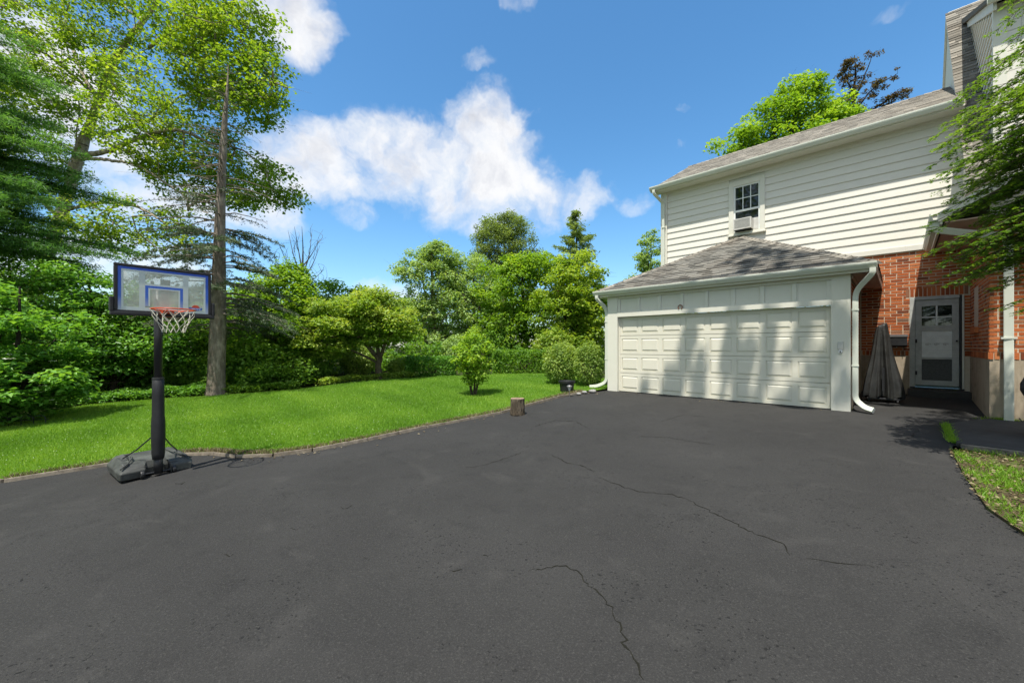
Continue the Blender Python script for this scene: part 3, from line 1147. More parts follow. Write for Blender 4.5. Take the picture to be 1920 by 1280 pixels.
# wing with its own brick walls
WS, WT = 6.95, .33
wgm = MB().box(WS + .0, WS + .2, WT + .2, T, .0, 3.62)
wgm.box(WS + .0, 10.2, WT, WT + .2, .0, 3.62)
wg = wgm.build('wing_wall', 'mortar', house)
lay_bricks(wg, course_bricks(WT - .01, T - .02, 1.20, 3.55, [(1.72, 2.38, 1.68, 2.5)], seed=21), 'y', WS, single=False)
fb = course_bricks(WS - .01, 7.75, 1.20, 3.55, [], seed=22)
lay_bricks(wg, fb, 'x', WT, True, 5)
lay_bricks(wg, course_bricks(7.76, 10.2, 1.20, 3.55, [], seed=23), 'x', WT, False)
lay_bricks(wg, soldiers(WT - .02, T - .03, 1.075, 1.19), 'y', WS, False, 6, .012)
lay_bricks(wg, [(x, z_, w_, h_) for (x, z_, w_, h_) in soldiers(WS - .02, 8.4, 1.075, 1.19)], 'x', WT, True, 7, .012)
MB().box(WS - .005, WS + .15, WT, T - .005, -.1, 1.068).build('foundation', 'foundation_stucco', house)
MB().box(WS + .151, 10.2, WT - .005, WT + .1, -.15, 1.068).build('foundation', 'foundation_stucco', house)
MB().box(WS - .005, WS + .15, WT - .005, WT - .0005, -.15, 1.068).build('foundation', 'foundation_stucco', house)
# small side window of the wing with brick sill
sw_ = MB().box(WS + .06, WS + .10, 1.72, 2.38, 1.68, 2.5).build('side_window', 'panel_grey', house)
MB().box(WS + .05, WS + .06, 1.78, 2.32, 1.68, 2.44).build('pane', 'window_glass', sw_)
MB().box(WS - .055, WS + .05, 1.68, 2.42, 1.565, 1.68).build('sill', 'brick_red', sw_)
# wing roof: gable to the front, eave over the entrance
WE, WEZ, WF = 6.34, 3.60, -.12
ridge_s, ridge_z = 9.2, 5.35
wr = MB().prism([(WE, WF, WEZ), (ridge_s, WF, ridge_z), (2 * ridge_s - WE, WF, WEZ), (2 * ridge_s - WE, WF, WEZ - .09), (ridge_s, WF, ridge_z - .11), (WE, WF, WEZ - .09)], (0, 3.6, 0)).build('wing_roof', 'roof_shingle', house)
exw = Vector((ridge_s - WE, 0, ridge_z - WEZ)).normalized()
shingle_roof(wr, (WE, 3.2, WEZ + .004), (0, -1, 0), exw, lambda v: (0, 3.2 - WF + .02), int((ridge_s - WE) / .13), .14, 'roof_shingle', single_if=lambda u, v: False, seed=9)
MB().prism([(WS, WT - .01, 3.55), (2 * ridge_s - WS, WT - .01, 3.55), (ridge_s, WT - .01, ridge_z - .14)], (0, .1, 0)).build('wing_gable', 'siding_white', house)
for k in range(8):
    zc = 3.60 + k * .2
    MB().box(max(WS, WE + (zc + .19 - WEZ) / .612 + .22), 10.2, WT - .034 + .002 * k, WT - .0105, zc, zc + .19).build('siding_board', 'siding_white', house)
MB().box(WE + .06, WS + .01, WF + .03, T - .005, WEZ - .15, WEZ - .13).build('soffit', 'soffit_brown', house)
MB().box(WE - .004, WE + .03, WF + .0, T - .04, WEZ - .17, WEZ + .02).build('fascia', 'trim_white', house)
MB().box(WS - .03, 10.2, WF + .03, WT - .04, WEZ - .15, WEZ - .13).build('soffit', 'soffit_brown', house)
MB().prism([(WE - .02, WF - .025, WEZ - .13), (WE - .02, WF - .025, WEZ + .03), (ridge_s, WF - .025, ridge_z + .05), (ridge_s, WF - .025, ridge_z - .14)], (0, .045, 0)).build('rake_board', 'trim_white', house)
gutter_profile((WE - .006, T - .06, WEZ + .03), (WE - .006, WF - .02, WEZ + .03), (-1, 0, 0), .13, .12).build('gutter', 'gutter_paint', house)
pts = [(WE - .06, WF + .06, WEZ - .09), (WE - .06, WF + .06, WEZ - .24), (7.13, WT - .075, WEZ - .46), (7.148, WT - .07, WEZ - .62), (7.148, WT - .07, 1.32), (7.148, WT - .09, 1.12), (7.148, WT - .09, .06)]
dso = MB().tube(bend(pts, .13, 5), .055, shape=RECT).build('downspout', 'gutter_paint', house)
for zz in (1.42, 2.65):
    MB().box(7.06, 7.235, WT - .125, WT - .014, zz, zz + .03).build('strap', 'gutter_paint', dso)
# tall steep roof and shed dormer behind the wing
SS = 6.84
S0 = Vector((SS, 1.55, 4.54))
S1 = Vector((SS, 6.94, 11.06))
sy = (S1 - S0).normalized()
sr = MB().prism([tuple(S0), tuple(S1), (SS, 10.9, 6.3), (SS, 10.9, 4.54)], (7.0, 0, 0)).build('steep_roof', 'trim_white', house)
Lr = (S1 - S0).length
shingle_roof(sr, S0 + Vector((-.06, 0, .006)), (1, 0, 0), sy, lambda v: (0, 7.0), int(Lr / .15), .15, 'roof_shingle_tan', single_if=lambda u, v: u < .75 and v > 1.2, seed=10, wr=(.16, .34))
MB().prism([tuple(S0 + Vector((-.05, 0, -.17))), tuple(S0 + Vector((-.05, 0, -.01))), tuple(S1 + Vector((-.05, 0, -.01))), tuple(S1 + Vector((-.05, 0, -.20)))], (.045, 0, 0)).build('rake_board', 'trim_white', house)
MB().prism([tuple(S1 + Vector((-.05, 0, -.01))), (SS - .05, 10.95, 6.28), (SS - .05, 10.95, 6.1), tuple(S1 + Vector((-.05, 0, -.2)))], (.045, 0, 0)).build('rake_board', 'trim_white', house)
DS, DF = 7.20, 2.0
dz_top = 8.05
dm = MB().prism([(DS + .02, DF + .02, 5.0), (DS + .02, DF + .02, dz_top), (DS + .02, 6.5, 10.35), (DS + .02, 6.5, 10.0)], (3.0, 0, 0)).build('dormer', 'siding_white', house)
nb = 26
for k in range(nb):
    z0 = 5.25 + k * .195
    y_top = 1.55 + (z0 - 4.54) * (6.94 - 1.55) / (11.06 - 4.54) + .1
    if z0 + .19 > dz_top:
        yf = 2.0 + (z0 + .19 - dz_top) / (10.35 - dz_top) * 4.5
    else:
        yf = DF
    if y_top - yf < .05:
        continue
    MB().prism([(DS + .02, yf, z0), (DS - .028, yf, z0), (DS - .002, yf, z0 + .2), (DS + .02, yf, z0 + .2)], (0, y_top - yf, 0)).build('siding_board', 'siding_white', dm)
MB().box(DS - .04, DS + .14, DF - .03, DF + .10, 4.9, dz_top).build('corner_board', 'trim_white', dm)
dr = MB().prism([(DS - .14, DF - .25, dz_top - .03), (DS - .14, DF - .25, dz_top + .05), (DS - .14, 6.9, 10.66), (DS - .14, 6.9, 10.5)], (3.2, 0, 0)).build('dormer_roof', 'roof_shingle_tan', house)
MB().prism([(DS - .06, DF - .2, dz_top - .20), (DS - .06, DF - .2, dz_top + .0), (DS - .06, 6.6, 10.4), (DS - .06, 6.6, 10.2)], (.05, 0, 0)).build('rake_board', 'siding_white', dm)
gutter_profile((DS - .14, DF - .25, dz_top + .04), (DS + 3, DF - .25, dz_top + .04), (0, -1, 0), .12, .11).build('gutter', 'gutter_paint', dm)
dwf = MB().box(DS + .32, DS + 1.1, DF - .02, DF + .02, 6.0, 7.7).build('dormer_window', 'trim_white', house)
MB().box(DS + .42, DS + 1.0, DF - .024, DF - .021, 6.1, 7.6).build('pane', 'window_glass', dwf)
for k in range(14):
    z0 = 5.3 + k * .195
    MB().box(DS + .141, DS + .318, DF - .012, DF + .015, z0, z0 + .185).build('siding_board', 'siding_white', dm)

# storm door
door = MB().box(DX0 + .09, DX1 - .07, T + .06, T + .10, DZ0 + .01, DZ1 - .07).build('door', 'door_grey', house, label='grey storm door with four panes above and a screen panel below')
MB().box(DX0, DX0 + .09, T - .01, T + .12, DZ0 - .03, DZ1).build('door_frame', 'door_grey', house, bevel=.004)
MB().box(DX1 - .07, DX1 - .03, T - .005, T + .12, DZ0 - .03, DZ1).build('door_frame', 'metal_dark', house)
MB().box(DX1 - .03, DX1, T - .02, T + .12, DZ0 - .03, DZ1).build('door_frame', 'trim_white', house, bevel=.004)
MB().box(DX0 + .09, DX1 - .07, T - .008, T + .12, DZ1 - .07, DZ1).build('door_frame', 'door_grey', house, bevel=.004)
MB().box(DX0, DX1, T - .09, T + .12, DZ0 - .06, DZ0 - .031).build('threshold', 'metal_dark', house)
d0, d1 = DX0 + .095, DX1 - .075
dr_ = MB()
dr_.box(d0, d0 + .105, T + .015, T + .059, DZ0 + .02, DZ1 - .075)
dr_.box(d1 - .105, d1, T + .015, T + .059, DZ0 + .02, DZ1 - .075)
zs = [DZ0 + .02, DZ0 + .13, DZ0 + .62, DZ0 + .67, DZ0 + 1.28, DZ0 + 1.40, DZ1 - .22, DZ1 - .075]
for a, b_ in ((zs[0], zs[1]), (zs[2], zs[3]), (zs[4], zs[5]), (zs[6], zs[7])):
    dr_.box(d0 + .105, d1 - .105, T + .016, T + .059, a, b_)
dr_.build('stile_and_rail', 'door_grey', door, bevel=.003)
MB().box(d0 + .105, d1 - .105, T + .04, T + .055, zs[1], zs[2]).build('screen', 'screen_mesh', door)
pn = MB().box(d0 + .105, d1 - .105, T + .03, T + .055, zs[3], zs[4]).build('kick_panel', 'panel_grey', door)
for zz in (zs[3] + .17, zs[3] + .25, zs[3] + .33, zs[4] - .12):
    MB().box(d0 + .11, d1 - .11, T + .022, T + .03, zz, zz + .012).build('moulding', 'panel_grey', door)
for k in range(3):
    cxs = d0 + .2 + k * .14
    MB().tube([(cxs + .05 * math.cos(a_ * .6) * (1 - a_ * .07), T + .026, zs[3] + .292 + .03 * math.sin(a_ * .6) * (1 - a_ * .07)) for a_ in range(14)], .004, 5).build('scroll', 'grille_metal', door)
xm = (d0 + d1) / 2
zmm = zs[5] + (zs[6] - zs[5]) * .43
bar = MB()
bar.box(xm - .014, xm + .014, T + .022, T + .052, zs[5], zs[6])
bar.box(d0 + .105, xm - .014, T + .023, T + .052, zmm - .014, zmm + .014)
bar.box(xm + .014, d1 - .105, T + .023, T + .052, zmm - .014, zmm + .014)
bar.build('glazing_bar', 'panel_grey', door)
for xa, xb in ((d0 + .105, xm - .014), (xm + .014, d1 - .105)):
    for za, zb in ((zs[5], zmm - .014), (zmm + .014, zs[6])):
        MB().box(xa, xb, T + .04, T + .046, za, zb).build('pane', 'window_glass', door)
MB().box(d1 - .05, d1 - .02, T - .02, T + .015, DZ0 + 1.02, DZ0 + 1.06).build('handle', 'metal_dark', door)
for zz in (DZ0 + .25, DZ0 + 1.0):
    MB().box(d0 - .03, d0 + .03, T + .002, T + .015, zz, zz + .09).build('hinge', 'metal_dark', door)
MB().box(DX0 - .04, 6.945, T - .35, T - .0, -.1, DZ0 - .075).build('door_step', 'concrete_slab', house, bevel=.015)

# ------------------------------------------------------------------ vegetation
def unit(a):
    return a / np.maximum(np.linalg.norm(a, axis=1, keepdims=True), 1e-9)


def leaf_cloud(name, P, size, material, tint, rng, parent=None, up=.5, axis=None, width=.62, fold=.18, droop=0., out=None, kind=None):
    """one small folded blade per point"""
    n = len(P)
    nr = rng.normal(size=(n, 3))
    nr[:, 2] = np.abs(nr[:, 2])
    nr = unit(nr) + np.array([0, 0, up])
    if out is not None:
        nr = nr + out
    nr = unit(nr)
    if axis is None:
        ax = rng.normal(size=(n, 3))
        ax[:, 2] -= droop
    else:
        ax = axis
    ax = unit(ax - nr * np.sum(ax * nr, 1, keepdims=True)) if axis is None else unit(ax)
    if axis is not None:
        nr = unit(nr - ax * np.sum(ax * nr, 1, keepdims=True))
    sd = np.cross(nr, ax)
    s = (size * np.ones(n) if np.isscalar(size) else size)[:, None]
    b = P - ax * s * .5
    tip = P + ax * s * .5
    mid = P - ax * s * .06
    l = mid + sd * s * width * .5 + nr * s * fold
    r = mid - sd * s * width * .5 + nr * s * fold
    V = np.stack([b, r, tip, l], 1).reshape(-1, 3)
    base = np.arange(n)[:, None] * 4
    F = np.concatenate([base + np.array([0, 1, 2]), base + np.array([0, 2, 3])], 0)
    tt = np.clip(np.repeat(tint, 4), 0, 1)
    o = link(name, fast_mesh(name, V, F, material, tt), parent)
    if kind:
        o['kind'] = kind
    return o


def tubes(name, A, B, ra, rb, material, parent, n=5):
    """frusta between point pairs, as one mesh"""
    A, B = np.asarray(A, float), np.asarray(B, float)
    ra, rb = np.asarray(ra, float), np.asarray(rb, float)
    d = unit(B - A)
    ref = np.where(np.abs(d[:, 2:3]) < .9, np.array([[0, 0, 1.]]), np.array([[0, 1., 0]]))
    u_ = unit(np.cross(d, ref))
    w_ = np.cross(d, u_)
    th = np.arange(n) * 2 * math.pi / n
    ring = u_[:, None, :] * np.cos(th)[None, :, None] + w_[:, None, :] * np.sin(th)[None, :, None]
    V0 = A[:, None, :] + ring * ra[:, None, None]
    V1 = B[:, None, :] + ring * rb[:, None, None]
    V = np.concatenate([V0, V1], 1).reshape(-1, 3)
    k = np.arange(n)
    q = np.stack([k, (k + 1) % n, n + (k + 1) % n, n + k], 1)
    F = (np.arange(len(A))[:, None, None] * 2 * n + q[None]).reshape(-1, 4)
    return link(name, fast_mesh(name, V, F, material, smooth=True), parent)


def smooth_path(path, step=.25):
    """Catmull-Rom through (x,y,z,r) control points"""
    P = np.array(path, float)
    if len(P) < 3:
        k = max(2, int(np.linalg.norm(P[-1, :3] - P[0, :3]) / step))
        return np.array([P[0] + (P[-1] - P[0]) * i / k for i in range(k + 1)])
    Q = np.vstack([2 * P[0] - P[1], P, 2 * P[-1] - P[-2]])
    out = []
    for i in range(1, len(Q) - 2):
        k = max(2, int(np.linalg.norm(Q[i + 1, :3] - Q[i, :3]) / step))
        for j in range(k):
            t = j / k
            out.append(.5 * ((2 * Q[i]) + (-Q[i - 1] + Q[i + 1]) * t + (2 * Q[i - 1] - 5 * Q[i] + 4 * Q[i + 1] - Q[i + 2]) * t * t + (-Q[i - 1] + 3 * Q[i] - 3 * Q[i + 1] + Q[i + 2]) * t ** 3))
    out.append(Q[-2])
    return np.array(out)


def broadleaf(name, label, cat, base, limbs, blobs, nclump, nleaf, leaf, leafm, bark, seed, rc=(.25, .55), up=.6, shell=.55, tips=.007, flat=.55, group=None, tintb=.5, wid=.62, twigs=4, low=None):
    """limbs: list of [(x,y,z,r),...] in world space; blobs: [(centre, radii, weight)]"""
    rng = np.random.default_rng(seed)
    base = Vector(base)
    root = thing(name, label, cat, base, 0., group)
    b0 = np.array(base)
    nodes, par, rad, A, B, ra, rb, lens = [], [], [], [], [], [], [], []
    for lm in limbs:
        pth = smooth_path(lm)
        pth[1:-1, :3] += rng.normal(0, .018, (len(pth) - 2, 3))
        lens.append(len(pth) - 1)
        one = lens[0]
        for i in range(len(pth)):
            nodes.append(pth[i, :3])
            rad.append(pth[i, 3])
            if i:
                A.append(pth[i - 1, :3]); B.append(pth[i, :3]); ra.append(pth[i - 1, 3]); rb.append(pth[i, 3])
    big = len(A)
    wts = np.array([b[2] for b in blobs], float)
    wts /= wts.sum()
    which = rng.choice(len(blobs), nclump, p=wts)
    dirs = unit(rng.normal(size=(nclump, 3)))
    rr = rng.random(nclump) ** (1 / (3 + 4 * shell))
    rr *= 1 + rng.normal(0, .09, nclump)
    C = np.array([blobs[i][0] for i in which], float) + dirs * rr[:, None] * np.array([blobs[i][1] for i in which], float)
    if low is not None:
        C[:, 2] = np.maximum(C[:, 2], low + rng.random(nclump) * .3)
    N = np.array(nodes)
    nmain = len(N)
    dist = np.array([np.min(np.linalg.norm(N - c, axis=1)) for c in C])
    NN = np.zeros((nmain + nclump * 14, 3))
    NN[:nmain] = N
    cntn = nmain
    start = nmain // 8
    tw_parent = [-1] * nmain
    cn = []
    for i in np.argsort(dist):
        c = C[i]
        dv = c - NN[:cntn]
        ln = np.linalg.norm(dv, axis=1)
        dd = ln * (1 + .5 * np.clip(-dv[:, 2] / (ln + 1e-6), 0, 1))
        dd[:start] += 1.0
        j = int(np.argmin(dd))
        L = ln[j]
        k = min(12, max(1, int(L / .45)))
        prev = j
        p00 = NN[j].copy()
        for s_ in range(1, k + 1):
            f = s_ / k
            p = p00 * (1 - f) + c * f + (rng.normal(0, .05 * L / k, 3) if s_ < k else 0)
            p = p + np.array([0, 0, math.sin(f * math.pi) * L * .06])
            NN[cntn] = p
            tw_parent.append(prev)
            prev = cntn
            cntn += 1
        cn.append(prev)
    nodes = list(NN[:cntn])
    cnt = np.zeros(len(nodes))
    for e in cn:
        cnt[e] += 1
    for i in range(len(nodes) - 1, -1, -1):
        if tw_parent[i] >= 0:
            cnt[tw_parent[i]] += cnt[i]
    for i in range(len(nodes)):
        p = tw_parent[i]
        if p >= 0:
            r1 = tips * max(1, cnt[i]) ** .5
            r0 = tips * max(1, cnt[p] if tw_parent[p] >= 0 else cnt[i]) ** .5
            A.append(nodes[p]); B.append(nodes[i]); ra.append(min(r0, r1 * 1.5)); rb.append(r1)
    rcl = rng.uniform(rc[0], rc[1], nclump)
    for i in range(nclump):
        for _ in range(twigs):
            q = C[i] + rng.normal(0, 1, 3) * rcl[i] * np.array([.9, .9, flat * .9])
            A.append(C[i]); B.append(q); ra.append(tips * .7); rb.append(tips * .25)
    A, B = np.array(A), np.array(B)
    tubes('trunk', A[:one] - b0, B[:one] - b0, ra[:one], rb[:one], bark, root, 10)
    if big > one:
        ks = one
        for ln_ in lens[1:]:
            tubes('limb', A[ks:ks + ln_] - b0, B[ks:ks + ln_] - b0, ra[ks:ks + ln_], rb[ks:ks + ln_], bark, root, 7)
            ks += ln_
    if len(A) > big:
        tubes('branches', A[big:] - b0, B[big:] - b0, ra[big:], rb[big:], bark, root, 4)
    li = rng.choice(nclump, nleaf, p=rcl ** 2 / np.sum(rcl ** 2))
    off = rng.normal(0, 1, (nleaf, 3))
    off = off / np.maximum(1, np.linalg.norm(off, axis=1, keepdims=True) / 1.9)
    P = C[li] + off * rcl[li][:, None] * np.array([.62, .62, .62 * flat])
    P[:, 2] -= .12 * np.sum(off[:, :2] ** 2, 1) * rcl[li] * .6
    ct = rng.normal(tintb, .16, nclump)
    tint = ct[li] + rng.normal(0, .16, nleaf) + .06 * off[:, 2]
    if low is not None:
        P[:, 2] = np.maximum(P[:, 2], low + .02 + rng.random(nleaf) * .05)
    leaf_cloud('crown', P - b0, leaf * rng.uniform(.65, 1.25, nleaf), leafm, tint, rng, root, up=up, droop=.35, width=wid, out=off * .25)
    return root


def conifer(name, label, base, top, r0, z0, lmax, nbr, leafm, bark, seed, droop=.25, rise=.1, nlen=.05, dens=26, prof=1.0, trunk_path=None, az=None, cat='conifer', sparse=None, group=None, nw=.3, side=.42, twg=.16):
    rng = np.random.default_rng(seed)
    base = np.array(base, float)
    root = thing(name, label, cat, base, 0., group)
    top = np.array(top, float)
    if trunk_path is None:
        trunk_path = [(*base, r0), (*(base * .5 + top * .5), r0 * .55), (*top, .015)]
    tp = smooth_path(trunk_path, .3)
    A = [p[:3] for p in tp[:-1]]; B = [p[:3] for p in tp[1:]]; ra = [p[3] for p in tp[:-1]]; rb = [p[3] for p in tp[1:]]
    big = len(A)
    Z = tp[:, 2]
    NP, NA, NT = [], [], []
    for k in range(nbr):
        f = (k + rng.random() * .8) / nbr
        z = z0 + (top[2] - z0) * f
        i = np.searchsorted(Z, z)
        i = min(max(i, 1), len(tp) - 1)
        g_ = (z - Z[i - 1]) / max(1e-6, Z[i] - Z[i - 1])
        p0 = tp[i - 1, :3] * (1 - g_) + tp[i, :3] * g_
        a = (az[0] + (az[1] - az[0]) * rng.random()) if az else rng.random() * 2 * math.pi
        L = lmax * ((1 - f) ** prof) * rng.uniform(.6, 1.1) + .12
        d = np.array([math.cos(a), math.sin(a), 0])
        lat = np.array([-d[1], d[0], 0])
        m_ = max(4, int(L / .22))
        prev = p0
        dn = 1.0 if sparse is None else sparse(f, rng)
        tint_b = rng.normal(.5, .15)
        bow = rng.normal(0, .12)
        for s_ in range(1, m_ + 1):
            q = s_ / m_
            p = p0 + d * L * q + lat * bow * L * q * q + np.array([0, 0, rise * L * q - droop * L * q * q]) + rng.normal(0, .015, 3)
            A.append(prev); B.append(p)
            rr_ = (.008 + .011 * L) * (1 - q * .85)
            ra.append(rr_ * 1.1); rb.append(rr_)
            if q > .18:
                for sgn in (-1, 1):
                    if rng.random() > .25 + dn * .75:
                        continue
                    tl = L * side * (1.05 - q) * rng.uniform(.5, 1.1) + .08
                    td = unit((d * .75 + lat * sgn * rng.uniform(.5, 1.1) + np.array([0, 0, rng.normal(-.12, .16)]))[None])[0]
                    e = p + td * tl + np.array([0, 0, -.12 * tl])
                    A.append(p); B.append(e); ra.append(.006); rb.append(.002)
                    nn = int(dens * tl / .3 * dn)
                    if nn > 0:
                        u_ = rng.random(nn)
                        NP.append(p + (e - p) * u_[:, None] + rng.normal(0, twg * .16, (nn, 3)))
                        NA.append(td * .75 + rng.normal(0, .55, (nn, 3)))
                        NT.append(tint_b + rng.normal(0, .17, nn) + (u_ - .5) * .25)
            nn = int(dens * .5 * dn)
            if q > .3 and nn > 0:
                u_ = rng.random(nn)
                NP.append(prev + (p - prev) * u_[:, None] + rng.normal(0, twg * .16, (nn, 3)))
                NA.append(d * .7 + rng.normal(0, .6, (nn, 3)))
                NT.append(tint_b + rng.normal(0, .17, nn))
            prev = p
    A, B = np.array(A) - base, np.array(B) - base
    tubes('trunk', A[:big], B[:big], ra[:big], rb[:big], bark, root, 10)
    tubes('branches', A[big:], B[big:], ra[big:], rb[big:], bark, root, 4)
    if NP:
        P = np.vstack(NP) - base
        leaf_cloud('crown', P, nlen * rng.uniform(.6, 1.3, len(P)), leafm, np.concatenate(NT), rng, root, up=.3, axis=np.vstack(NA), width=nw, fold=.03)
    return root


def v4(px, py, d, r):
    p = at(px, py, d)
    return (p.x, p.y, p.z, r)


def gd_(px, d):
    """ground point at depth d on a bearing"""
    x = (px - 960) / 750 * d
    return Vector((x, d, float(G(x, d))))


def blob(px, py, d, rx, ry, rz, w=1.):
    return (tuple(at(px, py, d)), (rx, ry, rz), w)


# far woodland closing the view
rng = np.random.default_rng(90)
P, TI = [], []
for px, d, h, wd in [(-250, 34, 7.5, 6), (-60, 36, 8, 6), (90, 33, 7.0, 6), (230, 36, 6.2, 6), (360, 38, 6.5, 6), (480, 36, 5.2, 5), (600, 38, 4.8, 5.5), (700, 40, 4.6, 5), (800, 42, 5.4, 6), (930, 44, 6.5, 7), (1080, 42, 6.2, 7), (1230, 40, 6.0, 6), (1400, 46, 7, 7), (1650, 46, 8, 8), (0, -1, -36, -14), (0, -1, -32, -22), (0, -1, -40, -5), (0, -1, -27, -29), (0, -1, -42, 4), (0, -1, -18, -34), (0, -1, -27, 12), (0, -1, -29, 4)]:
    c = gd_(px, d) if d > 0 else Vector((h, wd, float(G(h, wd))))
    if d < 0:
        h, wd = 10, 7
    for k in range(46):
        cc = np.array(c) + rng.normal(0, 1, 3) * np.array([wd * .45, 1.6 if d > 0 else 3.5, 0]) + np.array([0, 0, rng.random() ** .8 * h])
        n = 70
        P.append(cc + rng.normal(0, 1, (n, 3)) * np.array([.85, .8, .5]))
        TI.append(rng.normal(.4, .12) + rng.normal(0, .18, n))
P = np.vstack(P)
P[:, 2] = np.maximum(P[:, 2], G(P[:, 0], P[:, 1]) + .1)
o = leaf_cloud('woodland', P, .42 * rng.uniform(.6, 1.2, len(P)), 'leaf_midgreen', np.concatenate(TI), rng, None, up=.5)
tag(o, 'mass of distant green woodland closing the view all round behind the garden trees', 'woodland', kind='stuff')

# big backlit broadleaf on the left
KM = 1.28


def m4(px, py, d, r):
    return v4(px, py, d * KM, r * KM * .72)


def mblob(px, py, d, rx, ry, rz, w):
    return blob(px, py, d * KM, rx * KM, ry * KM, rz * KM, w)


D1 = 17
b1 = gd_(30, D1 * KM)
broadleaf('maple_tree', 'huge pale-barked tree with sunlit yellow-green leaves filling the upper left', 'tree', b1,
          [[(*b1, .38), m4(52, 600, D1, .36), m4(76, 520, D1, .33), m4(112, 410, D1, .30), m4(148, 292, D1, .29), m4(172, 225, D1, .22), m4(190, 175, D1 - .3, .19), m4(215, 118, D1 - .5, .17), m4(250, 62, D1 - .8, .14), m4(292, 8, D1 - 1, .11), m4(330, -70, D1 - 1.3, .07), m4(350, -150, D1 - 1.5, .03)],
           [m4(148, 292, D1, .17), m4(200, 284, D1 - .8, .13), m4(262, 258, D1 - 1.8, .11), m4(330, 243, D1 - 3, .085), m4(395, 268, D1 - 2.6, .06), m4(455, 282, D1 - 2.2, .045), m4(515, 330, D1 - 2, .025)],
           [m4(148, 296, D1, .12), m4(205, 300, D1 - 1.2, .08), m4(258, 312, D1 - 2.4, .06), m4(320, 350, D1 - 3, .04), m4(390, 400, D1 - 3.4, .02)],
           [m4(186, 185, D1 - .2, .12), m4(160, 150, D1 + .4, .11), m4(138, 95, D1 + .8, .10), m4(120, 20, D1 + 1, .07), m4(108, -80, D1 + 1, .04)],
           [m4(270, 38, D1 - .9, .10), m4(232, 10, D1 - .5, .08), m4(222, -60, D1 - .3, .05)],
           [m4(280, 90, D1 - 1, .09), m4(320, 62, D1 - 2, .07), m4(380, 58, D1 - 3, .05), m4(450, 78, D1 - 3.6, .03), m4(510, 130, D1 - 4, .015)],
           [m4(205, 250, D1 - .4, .09), m4(280, 225, D1 - 1, .08), m4(320, 195, D1 - 1.8, .06), m4(350, 178, D1 - 2.4, .04), m4(420, 185, D1 - 3, .02)],
           [m4(118, 395, D1, .10), m4(190, 380, D1 - 1.5, .08), m4(262, 390, D1 - 2.8, .06), m4(325, 430, D1 - 3.4, .03)],
           [m4(112, 410, D1, .12), m4(60, 360, D1 + .6, .09), m4(0, 300, D1 + 1, .06), m4(-80, 230, D1 + 1, .03)],
           [m4(186, 185, D1, .08), m4(110, 120, D1 - 1.5, .07), m4(30, 70, D1 - 2.5, .05), m4(-60, 20, D1 - 3, .03)]],
          [mblob(410, 95, 13.6, 2.0, 1.5, 1.9, 1.7), mblob(440, 335, 15.0, 1.9, 1.2, 1.3, 1.1), mblob(300, 210, 14.5, 2.6, 1.6, 2.1, 1.5), mblob(120, 90, 15.5, 3.0, 1.8, 2.9, 1.9), mblob(230, -40, 15, 5, 2, 2.2, 1.7),
           mblob(250, 425, 14.5, 3.0, 1.5, 1.1, 1.2), mblob(40, 300, 17.5, 2.6, 1.6, 2.6, .9), mblob(470, 170, 13.2, 1.3, 1.0, 1.3, .8), mblob(-40, 120, 15, 3, 2, 3, .7), mblob(90, 230, 16.5, 2.2, 1.4, 1.6, .6), mblob(530, 360, 14.6, .6, .8, .5, .25), mblob(390, 0, 13.5, 2.2, 1.5, 1.5, .8), mblob(350, 300, 15.2, 2.0, 1.2, 1.4, .8)],
          1300, 56000, .155, 'leaf_yellowgreen', 'bark_grey', 1, rc=(.28, .62), flat=.45, tips=.008, shell=.0, wid=.75, twigs=3)

# tall thin spruce on the lawn edge
sb = gp(405, 742)
conifer('spruce_tree', 'tall half-bare spruce with straight grey trunk behind the basketball hoop', sb, (*at(428, 122, 13.8),), .3, sb.z + 2.2, 3.0, 130, 'needle_spruce', 'bark_spruce', 2,
        droop=.30, rise=.10, nlen=.075, dens=42, prof=.8,
        trunk_path=[(*sb, .36), (sb.x, sb.y, sb.z + .35, .27), v4(409, 600, 13.7, .235), v4(413, 400, 13.7, .15), v4(420, 250, 13.7, .095), v4(426, 170, 13.7, .04), v4(428, 122, 13.8, .012)],
        sparse=lambda f, r: (1.0 if f < .42 else .45 if f < .52 else .05) * (1 if r.random() < .8 else .15), side=.36, twg=.2, nw=.34)

# white pine boughs from the left
pb = gd_(-190, 13.6)
conifer('pine_tree', 'dark blue-green pine with soft feathery boughs along the left edge', pb, (pb.x, pb.y, 14.6), .38, 4.4, 6.3, 96, 'needle_pine', 'bark_dark', 3,
        droop=.18, rise=.10, nlen=.18, dens=30, prof=.40, az=(-.95, .6), nw=.13, side=.34, twg=.5)

# glossy dogwood at the left edge
db = gd_(22, 9.9)
broadleaf('dogwood_bush', 'large glossy dogwood bush with white flowers at the left edge of the lawn', 'bush', db,
          [[(*db, .09), (db.x + .1, db.y, db.z + .9, .07), (db.x + .3, db.y - .1, db.z + 2.2, .04), (db.x + .2, db.y, db.z + 3.4, .02)], [(db.x, db.y, db.z + .5, .06), (db.x - .8, db.y - .3, db.z + 1.6, .04), (db.x - 1.2, db.y - .4, db.z + 2.6, .02)],
           [(db.x, db.y, db.z + .4, .05), (db.x + .8, db.y - .3, db.z + 1.3, .03)]],
          [((db.x - .3, db.y, db.z + 1.9), (1.55, 1.3, 1.7), 2), ((db.x + .45, db.y - .2, db.z + 1.0), (1.1, 1.1, .85), 1.2), ((db.x - 1.2, db.y, db.z + 2.2), (1.5, 1.3, 1.6), 1)],
          130, 17000, .15, 'leaf_glossy', 'bark_dark', 4, rc=(.28, .5), flat=.4, up=1.1, low=db.z, wid=.6)
rng = np.random.default_rng(5)
n = 46
